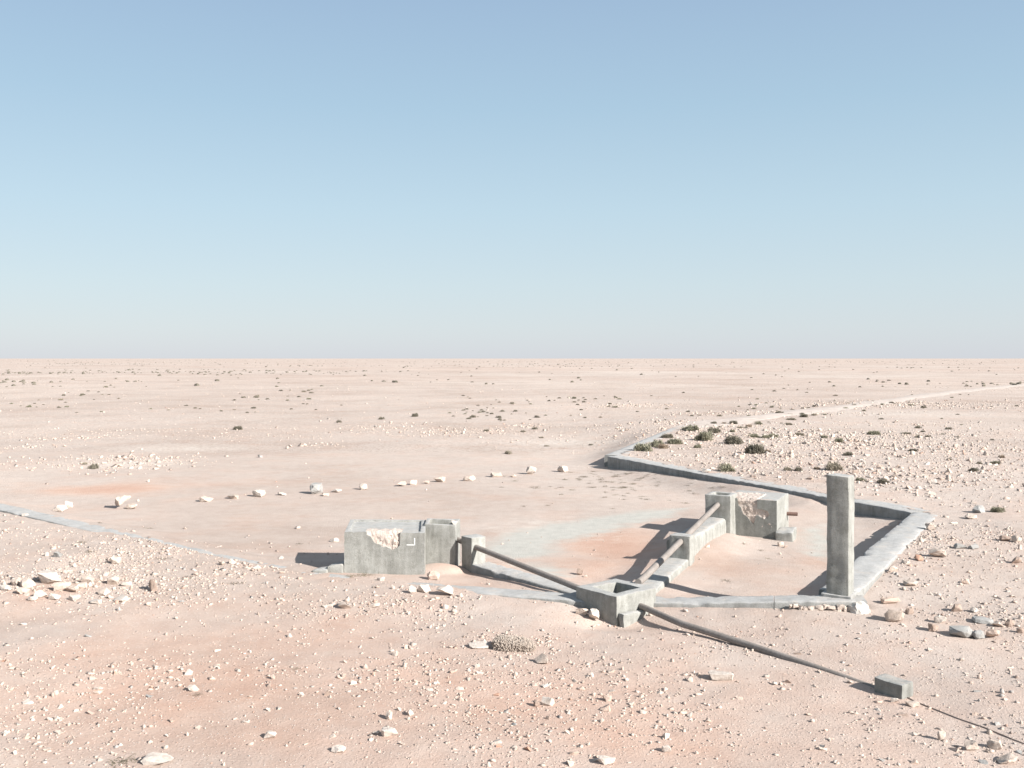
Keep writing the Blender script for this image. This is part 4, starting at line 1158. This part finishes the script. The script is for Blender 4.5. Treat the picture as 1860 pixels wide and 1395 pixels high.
def joined(name, idx, mat):
    co, fa, tn = [], [], []; base = 0
    for k, (V, F) in enumerate(PROTO):
        ii = idx[pid[idx] == k]
        if not len(ii): continue
        c, s_ = np.cos(yaw[ii]), np.sin(yaw[ii])
        Vx = V[None] * ss_[ii][:, None, None]
        Vx = Vx * rng.uniform(.75, 1.25, (len(ii), 1, 3))
        x = Vx[..., 0]; y = Vx[..., 1]; z = Vx[..., 2]
        z = z + x * tx[ii][:, None] + y * ty[ii][:, None]
        X = x * c[:, None] - y * s_[:, None] + sx_[ii][:, None]; Y = x * s_[:, None] + y * c[:, None] + sy_[ii][:, None]; Z = z + (sz_[ii] + ss_[ii] * .06)[:, None]
        co.append(np.stack([X, Y, Z], -1).reshape(-1, 3)); nv = len(V)
        fa.append((F[None] + (base + np.arange(len(ii)) * nv)[:, None, None]).reshape(-1, 3)); base += nv * len(ii)
        tn.append(np.repeat(tint[ii], nv, 0))
    co = np.concatenate(co).astype(np.float32); fa = np.concatenate(fa).astype(np.int32); tn = np.concatenate(tn)
    me = bpy.data.meshes.new(name)
    me.vertices.add(len(co)); me.vertices.foreach_set('co', co.ravel())
    me.loops.add(fa.size); me.loops.foreach_set('vertex_index', fa.ravel())
    me.polygons.add(len(fa)); me.polygons.foreach_set('loop_start', np.arange(0, fa.size, 3, dtype=np.int32))
    me.update(calc_edges=True)
    at = me.attributes.new('tint', 'FLOAT_COLOR', 'POINT')
    at.data.foreach_set('color', np.concatenate([tn, np.ones((len(tn), 1))], 1).astype(np.float32).ravel())
    me.materials.append(mat)
    return mesh_obj(name, me)
tag(joined('pebbles', rest, M_peb), kind='stuff')

# ------------------------------------------------------------------ shrubs
def shrub_mesh(seed, nleaf, hr, spiky):
    """low cushion: twigs rising from the root, set with narrow leaves; unit width, height hr"""
    r = random.Random(seed); V, F = [], []
    lobes = [(r.uniform(-.26, .26), r.uniform(-.26, .26), r.uniform(.35, 1.0), r.uniform(.09, .22)) for _ in range(13)] + [(0, 0, .9, .22)]
    for _ in range(nleaf):
        lx, ly, lh, lr = r.choice(lobes)
        th = r.uniform(0, 2 * math.pi); ph = math.acos(r.uniform(0, 1)); rad = r.uniform(.35, 1.0) ** .6
        d = Vector((math.sin(ph) * math.cos(th), math.sin(ph) * math.sin(th), math.cos(ph)))
        c = Vector((lx + d.x * lr * rad, ly + d.y * lr * rad, max(.01, d.z * hr * lh * rad * .92)))
        dr = (d + Vector((r.gauss(0, .5), r.gauss(0, .5), r.gauss(.25, .4)))).normalized()
        L = r.uniform(.04, .11) * spiky; Wd = L * r.uniform(.11, .22)
        sd = dr.cross(Vector((r.gauss(0, 1), r.gauss(0, 1), r.gauss(0, 1)))).normalized() * Wd
        i = len(V); V += [c - sd, c + sd, c + dr * L + sd * .3, c + dr * L - sd * .3]; F.append((i, i + 1, i + 2, i + 3))
    me = bpy.data.meshes.new('shrub'); me.from_pydata([v[:] for v in V], [], F); me.update()
    me.materials.append(M_shrub)
    return me
SM = [shrub_mesh(1 + k, n_, h_, s_) for k, (n_, h_, s_) in enumerate([(2600, .42, 1), (2400, .5, 1.05), (2400, .36, 1), (2000, .55, 1.2), (2200, .32, 1)])]
SMALL = [shrub_mesh(30 + k, 500, h_, 1.7) for k, h_ in enumerate((.4, .34, .5, .3))]
GREENS = [(1.0, 1.02, .90), (.76, .74, .70), (1.08, 1.02, .97), (1.15, .97, .90)]
def shrub(px, py, wpx, hpx, label, group, tintk=0, meshes=SM, k=None):
    x, y, z = ground_at(px, py)
    kk = y / FPX; wd = wpx * kk * 1.06; hg = hpx * kk
    r = random.Random(int(px * 3 + py))
    k = r.randrange(len(meshes)) if k is None else k
    o = bpy.data.objects.new('shrub', meshes[k]); C.objects.link(o)
    y2 = y + wd * .3
    o.location = (x * y2 / y, y2, tz(x * y2 / y, y2) - .01)
    o.rotation_euler = (0, 0, r.uniform(0, 6.28))
    hm = max(v.co.z for v in meshes[k].vertices) if 'hm' not in meshes[k] else meshes[k]['hm']
    meshes[k]['hm'] = hm
    o.scale = (wd, wd, hg / hm)
    c = GREENS[tintk]; j = r.uniform(.9, 1.12)
    o.color = (c[0] * j, c[1] * j, c[2] * j, 1)
    tag(o, label, 'shrub', group)
    return o, x, y
G1 = 'green shrubs on the raised ground behind the walls'
NEAR = [
    (1168, 820, 40, 17, 'big green shrub nearest the free corner of the walls', 0), (1192, 812, 32, 14, 'green shrub just behind the one nearest the wall corner', 0),
    (1205, 815, 22, 11, 'brownish shrub squeezed between green ones by the wall', 3), (1225, 807, 32, 12, 'long low shrub past the brownish one', 0),
    (1213, 796, 26, 10, 'dark rounded shrub right against the short wall', 1), (1254, 783, 36, 12, 'wide mat shaped shrub at the far end of the short wall', 0),
    (1279, 801, 36, 20, 'tall full green shrub standing in a gap between others', 0), (1297, 787, 28, 13, 'dark shrub behind the tall full green one', 1),
    (1331, 807, 42, 18, 'large dark dome shrub alone on bare sand', 1), (1371, 825, 42, 22, 'darkest spiky shrub, alone nearest the middle of the raised ground', 1),
    (1394, 823, 16, 8, 'small grey shrub touching the darkest spiky one', 3), (1332, 771, 19, 9, 'small dark dome shrub near the start of the track', 1),
    (1297, 771, 14, 7, 'tiny dark shrub, first of a line by the track start', 1), (1315, 771, 12, 6, 'tiny pale shrub, second of a line by the track start', 3),
    (1360, 776, 16, 6, 'flat grey shrub just below the track', 3), (1378, 771, 15, 7, 'green shrub touching the edge of the track', 0),
    (1370, 795, 24, 8, 'first of a chain of low merged shrubs', 0), (1390, 796, 18, 7, 'middle of a chain of low merged shrubs', 0), (1404, 795, 20, 9, 'last of a chain of low merged shrubs', 0),
    (1452, 792, 19, 8, 'round grey green shrub beyond the chain of low shrubs', 2), (1320, 857, 32, 16, 'spiky green shrub close behind the back wall', 0),
    (1267, 814, 16, 8, 'small dome shrub in front of the tall full one', 0), (1416, 752, 16, 7, 'dark solitary shrub just beyond the track', 1),
    (1460, 758, 17, 7, 'dark shrub sitting on the track edge with white stones', 1), (1438, 763, 20, 5, 'low wide shrub beside the track', 2), (1431, 772, 20, 5, 'flat pale shrub on bare ground below the track', 2),
    (1332, 785, 14, 6, 'small green dome between two larger shrubs', 0), (1345, 778, 13, 5, 'little flat shrub among white stones', 2),
    (1514, 855, 33, 20, 'brown green bushy shrub seen just behind the pillar top', 2), (1540, 828, 20, 9, 'shrub at the end of the reddish stone heap', 1),
    (1605, 879, 24, 11, 'dark dome shrub past the pillar on stony ground', 1), (1564, 874, 22, 7, 'straggly shrub with white stones beside the pillar', 0),
    (1768, 857, 19, 9, 'dark leaning shrub casting a long shadow on open ground', 1), (1780, 843, 13, 6, 'first of two small shrubs farther out', 2), (1808, 843, 19, 7, 'second, wider of two small shrubs farther out', 0),
    (1820, 832, 13, 8, 'small brownish round shrub above the wider one', 3), (1724, 836, 12, 5, 'small grey dome alone on stony ground', 2),
    (1813, 931, 29, 12, 'bright green spiky shrub beside the leaning grey slab', 0), (1430, 855, 17, 9, 'greyish shrub, first of three small ones among stones', 2), (1450, 856, 16, 9, 'dark shrub, second of three small ones among stones', 1),
    (1484, 853, 15, 6, 'brown shrub, third of three small ones among stones', 3), (1523, 804, 20, 10, 'green shrub on top of the reddish stone heap', 0), (1497, 796, 15, 7, 'small green shrub before the reddish stone heap', 0),
    (1587, 790, 27, 9, 'broad green shrub well beyond the stone heap', 0), (1658, 820, 18, 6, 'dark flat shrub on pale bare ground', 1), (1648, 789, 18, 5, 'flat grey shrub on pale bare ground', 2),
    (432, 781, 19, 9, 'lone dark shrub on the empty plain', 1), (170, 852, 20, 11, 'dark shrub at the edge of the pale stone scatter', 1), (154, 844, 12, 6, 'small grey shrub beside the pale stone scatter', 2),
    (923, 825, 16, 8, 'shrub with a white stone beside it on the plain', 2), (1073, 809, 10, 4, 'small dark shrub on the pale patch before the short wall', 1), (993, 811, 11, 4, 'small flat shrub on the pale patch of plain', 2),
    (884, 784, 13, 6, 'dark shrub by the middle of the long stone line', 1), (950, 785, 11, 5, 'small shrub before the end of the long stone line', 2), (970, 780, 13, 6, 'shrub at the end of the long stone line', 1), (983, 796, 10, 4, 'little flat shrub below the end of the stone line', 2),
    (692, 762, 13, 7, 'dark dome shrub at the start of the middle shrub band', 1), (754, 757, 14, 8, 'large dark shrub, second in the middle shrub band', 1), (615, 768, 11, 7, 'solitary pair of dark round shrubs on the plain', 1),
]
for px, py, a, b, lab, tk in NEAR:
    b2 = b * 1.0
    shrub(px, py, a, b2, lab, G1 if (px > 1150) else 'shrubs dotted over the open plain', tk, meshes=SM if a > 13 else SMALL)
SLM = [(432, 777, 'lone dark shrub on the empty plain'), (170, 847, 'shrub by the pale stones'), (615, 764, 'solitary pair of round shrubs'), (692, 758, 'dark dome shrub of the middle band'), (754, 752, 'large dark shrub of the middle band'),
       (884, 781, 'shrub at the long stone line'), (970, 777, 'shrub ending the long stone line'), (923, 821, 'shrub with a white stone'), (1230, 776, 'far end of the short wall'), (1416, 748, 'dark solitary shrub past the track'), (1460, 754, 'shrub on the track edge'),
       (1331, 800, 'large dark dome shrub'), (1370, 815, 'darkest spiky shrub'), (1523, 799, 'shrub on the reddish heap'), (1587, 786, 'broad green shrub'), (1658, 817, 'dark flat shrub'), (1515, 845, 'bushy shrub behind the pillar'), (1850, 699, 'vanishing end of the track'), (1650, 722, 'bend of the track'), (1768, 852, 'leaning dark shrub')]
rs = random.Random(17)
BANDS = [((0, 620), (700, 752), 62, 'tiny dark shrub in the far shrub band at one side of the plain', 'far shrubs before the empty half of the horizon'),
         ((830, 1215), (718, 765), 70, 'tiny dark shrub in the middle shrub band on the plain', 'far shrubs in the middle of the plain'),
         ((1240, 1860), (700, 800), 88, 'small shrub scattered along the sandy track', 'far shrubs along the sandy track')]
nsh = 0
for (xa, xb), (ya, yb), cnt, lab, grp in BANDS:
    cl = [(rs.uniform(xa, xb), rs.betavariate(2, 2) * (yb - ya) + ya) for _ in range(9)]
    for _ in range(cnt):
        if rs.random() < .6:
            c = rs.choice(cl); px = c[0] + rs.gauss(0, 28); py = c[1] + rs.gauss(0, 4)
        else: px = rs.uniform(xa, xb); py = rs.uniform(ya, yb)
        py = min(max(py, ya), yb)
        if xa > 1200 and py > 780 and px < 1480: py -= 40
        s = rs.choice((4, 5, 6, 6, 7, 8, 9, 11)) * (.75 + (py - 690) / 160)
        tk = rs.choice((0, 1, 1, 2))
        head = ('tiny ' if s < 4.5 else ('small ' if s < 7 else 'middling ')) + ('greenish', 'dark', 'greyish')[tk] + ' shrub'
        shrub(px, py, s, max(2.0, s * rs.uniform(.32, .48)), unique_label(head, px, py, SLM, lab), grp, tk, SMALL)

# the low scrub that stipples the plain out to the horizon, too far and too many to count
nd = 14000
dy_ = np.exp(rng.uniform(math.log(150), math.log(2600), nd)); dx_ = rng.uniform(-1, 1, nd) * (dy_ * .62)
kp = rng.uniform(0, 1, nd) <   .02 + .45 * sstep(.52, .76, fbm(dx_ / 130 + 9, dy_ / 55, 91, 4))
dx_, dy_ = dx_[kp], dy_[kp]; nd = len(dx_)
dw_ = rng.uniform(.3, .9, nd) * (1 + dy_ / 1500); dh_ = dw_ * rng.uniform(.25, .45, nd); dz_ = terrain(dx_, dy_)
ang = np.linspace(0, 2 * np.pi, 7)[:6]
jit = rng.uniform(.7, 1.2, (nd, 6)); a0 = rng.uniform(0, 6.28, (nd, 1))
bx_ = dx_[:, None] + np.cos(ang + a0) * dw_[:, None] * .5 * jit; by_ = dy_[:, None] + np.sin(ang + a0) * dw_[:, None] * .5 * jit
base_ = np.stack([bx_, by_, np.repeat(dz_[:, None] - .05, 6, 1)], -1)
mid_ = np.stack([dx_[:, None] + (bx_ - dx_[:, None]) * .75, dy_[:, None] + (by_ - dy_[:, None]) * .75, dz_[:, None] + dh_[:, None] * rng.uniform(.5, .9, (nd, 6))], -1)
tip_ = np.stack([dx_, dy_, dz_ + dh_], -1)[:, None]
vv_ = np.concatenate([base_, mid_, tip_], 1).reshape(-1, 3)
loc = [(k, (k + 1) % 6, 6 + (k + 1) % 6) for k in range(6)] + [(k, 6 + (k + 1) % 6, 6 + k) for k in range(6)] + [(6 + k, 6 + (k + 1) % 6, 12) for k in range(6)]
ff_ = (np.array(loc)[None] + (np.arange(nd) * 13)[:, None, None]).reshape(-1, 3)
me = bpy.data.meshes.new('distant_scrub'); me.from_pydata(vv_.tolist(), [], ff_.tolist()); me.update(); me.materials.append(M_shrub)
o = mesh_obj('distant_scrub', me); o.color = (.55, .53, .50, 1); tag(o, kind='stuff')

# dry weeds on the basin sand
def weed_mesh(seed):
    r = random.Random(seed); V, F = [], []
    for _ in range(70):
        a = r.uniform(0, 6.28); c = Vector((r.gauss(0, .22), r.gauss(0, .22), 0)); d = Vector((math.cos(a), math.sin(a), r.uniform(.05, .7))).normalized() * r.uniform(.12, .35)
        s = d.cross(Vector((0, 0, 1))).normalized() * .012
        i = len(V); V += [c - s, c + s, c + d]; F.append((i, i + 1, i + 2))
    me = bpy.data.meshes.new('dry_weed'); me.from_pydata([v[:] for v in V], [], F); me.update(); me.materials.append(M_dry); return me
WM = [weed_mesh(k) for k in range(4)]
WLM = [(1100, 840, 'free end of the back wall'), (1022, 852, 'last stone of the row'), (965, 855, 'pointed white row stone'), (1310, 900, 'far tank inlet'), (1430, 960, 'far tank foot'), (1525, 960, 'pillar'), (1235, 990, 'pale pipe support'), (1200, 860, 'middle of the back wall'),
       (287, 1385, 'broad white slab'), (352, 1251, 'flat white rock'), (278, 1065, 'thin brown slab'), (655, 1010, 'wide tank front'), (400, 1015, 'buried wall stone'), (105, 1007, 'greyish slope stone'), (222, 910, 'tallest row boulder'), (490, 1336, 'ragged white rock')]
def weed(px, py, wpx, lab, grp):
    x, y, z = ground_at(px, py)
    o = bpy.data.objects.new('dry_weed', rs.choice(WM)); C.objects.link(o)
    s = wpx * y / FPX
    o.location = (x, y, z); o.scale = (s, s, s * .7); o.rotation_euler = (0, 0, rs.uniform(0, 6.28))
    j = rs.uniform(.5, .95); o.color = (j, j, j * .95, 1)
    tag(o, unique_label(rs.choice(('dry flattened weed', 'sparse grey weed', 'wispy dry weed')), px, py, WLM, lab), 'weed', grp)
for _ in range(110):
    px = rs.gauss(1150, 75); py = rs.gauss(878, 16)
    if py < 855 or px > 1310: continue
    weed(px, py, rs.uniform(8, 20), 'dry flattened weed on the basin sand near the back wall', 'dry weeds by the back wall')
for px, py, s in ((1515, 965, 18), (1545, 975, 22), (1395, 1015, 16), (1380, 1000, 18), (1350, 988, 20), (1320, 1055, 24), (1480, 992, 12), (1315, 885, 26), (1300, 893, 22)):
    weed(px, py, s, 'sparse dry weed on the sand around the far tank', 'dry weeds round the far tank')
for px, py, s in ((218, 1384, 60), (360, 1262, 24), (538, 1215, 20), (340, 1050, 30), (430, 1060, 30), (665, 1045, 40), (640, 1047, 30), (545, 988, 16), (270, 960, 20), (180, 950, 16), (150, 985, 26), (165, 1003, 26), (300, 1015, 30)):
    weed(px, py, s, 'wispy grey dry weed among the stones of the near slope', 'dry weeds on the near slope')
print('tris stones', len(rest))
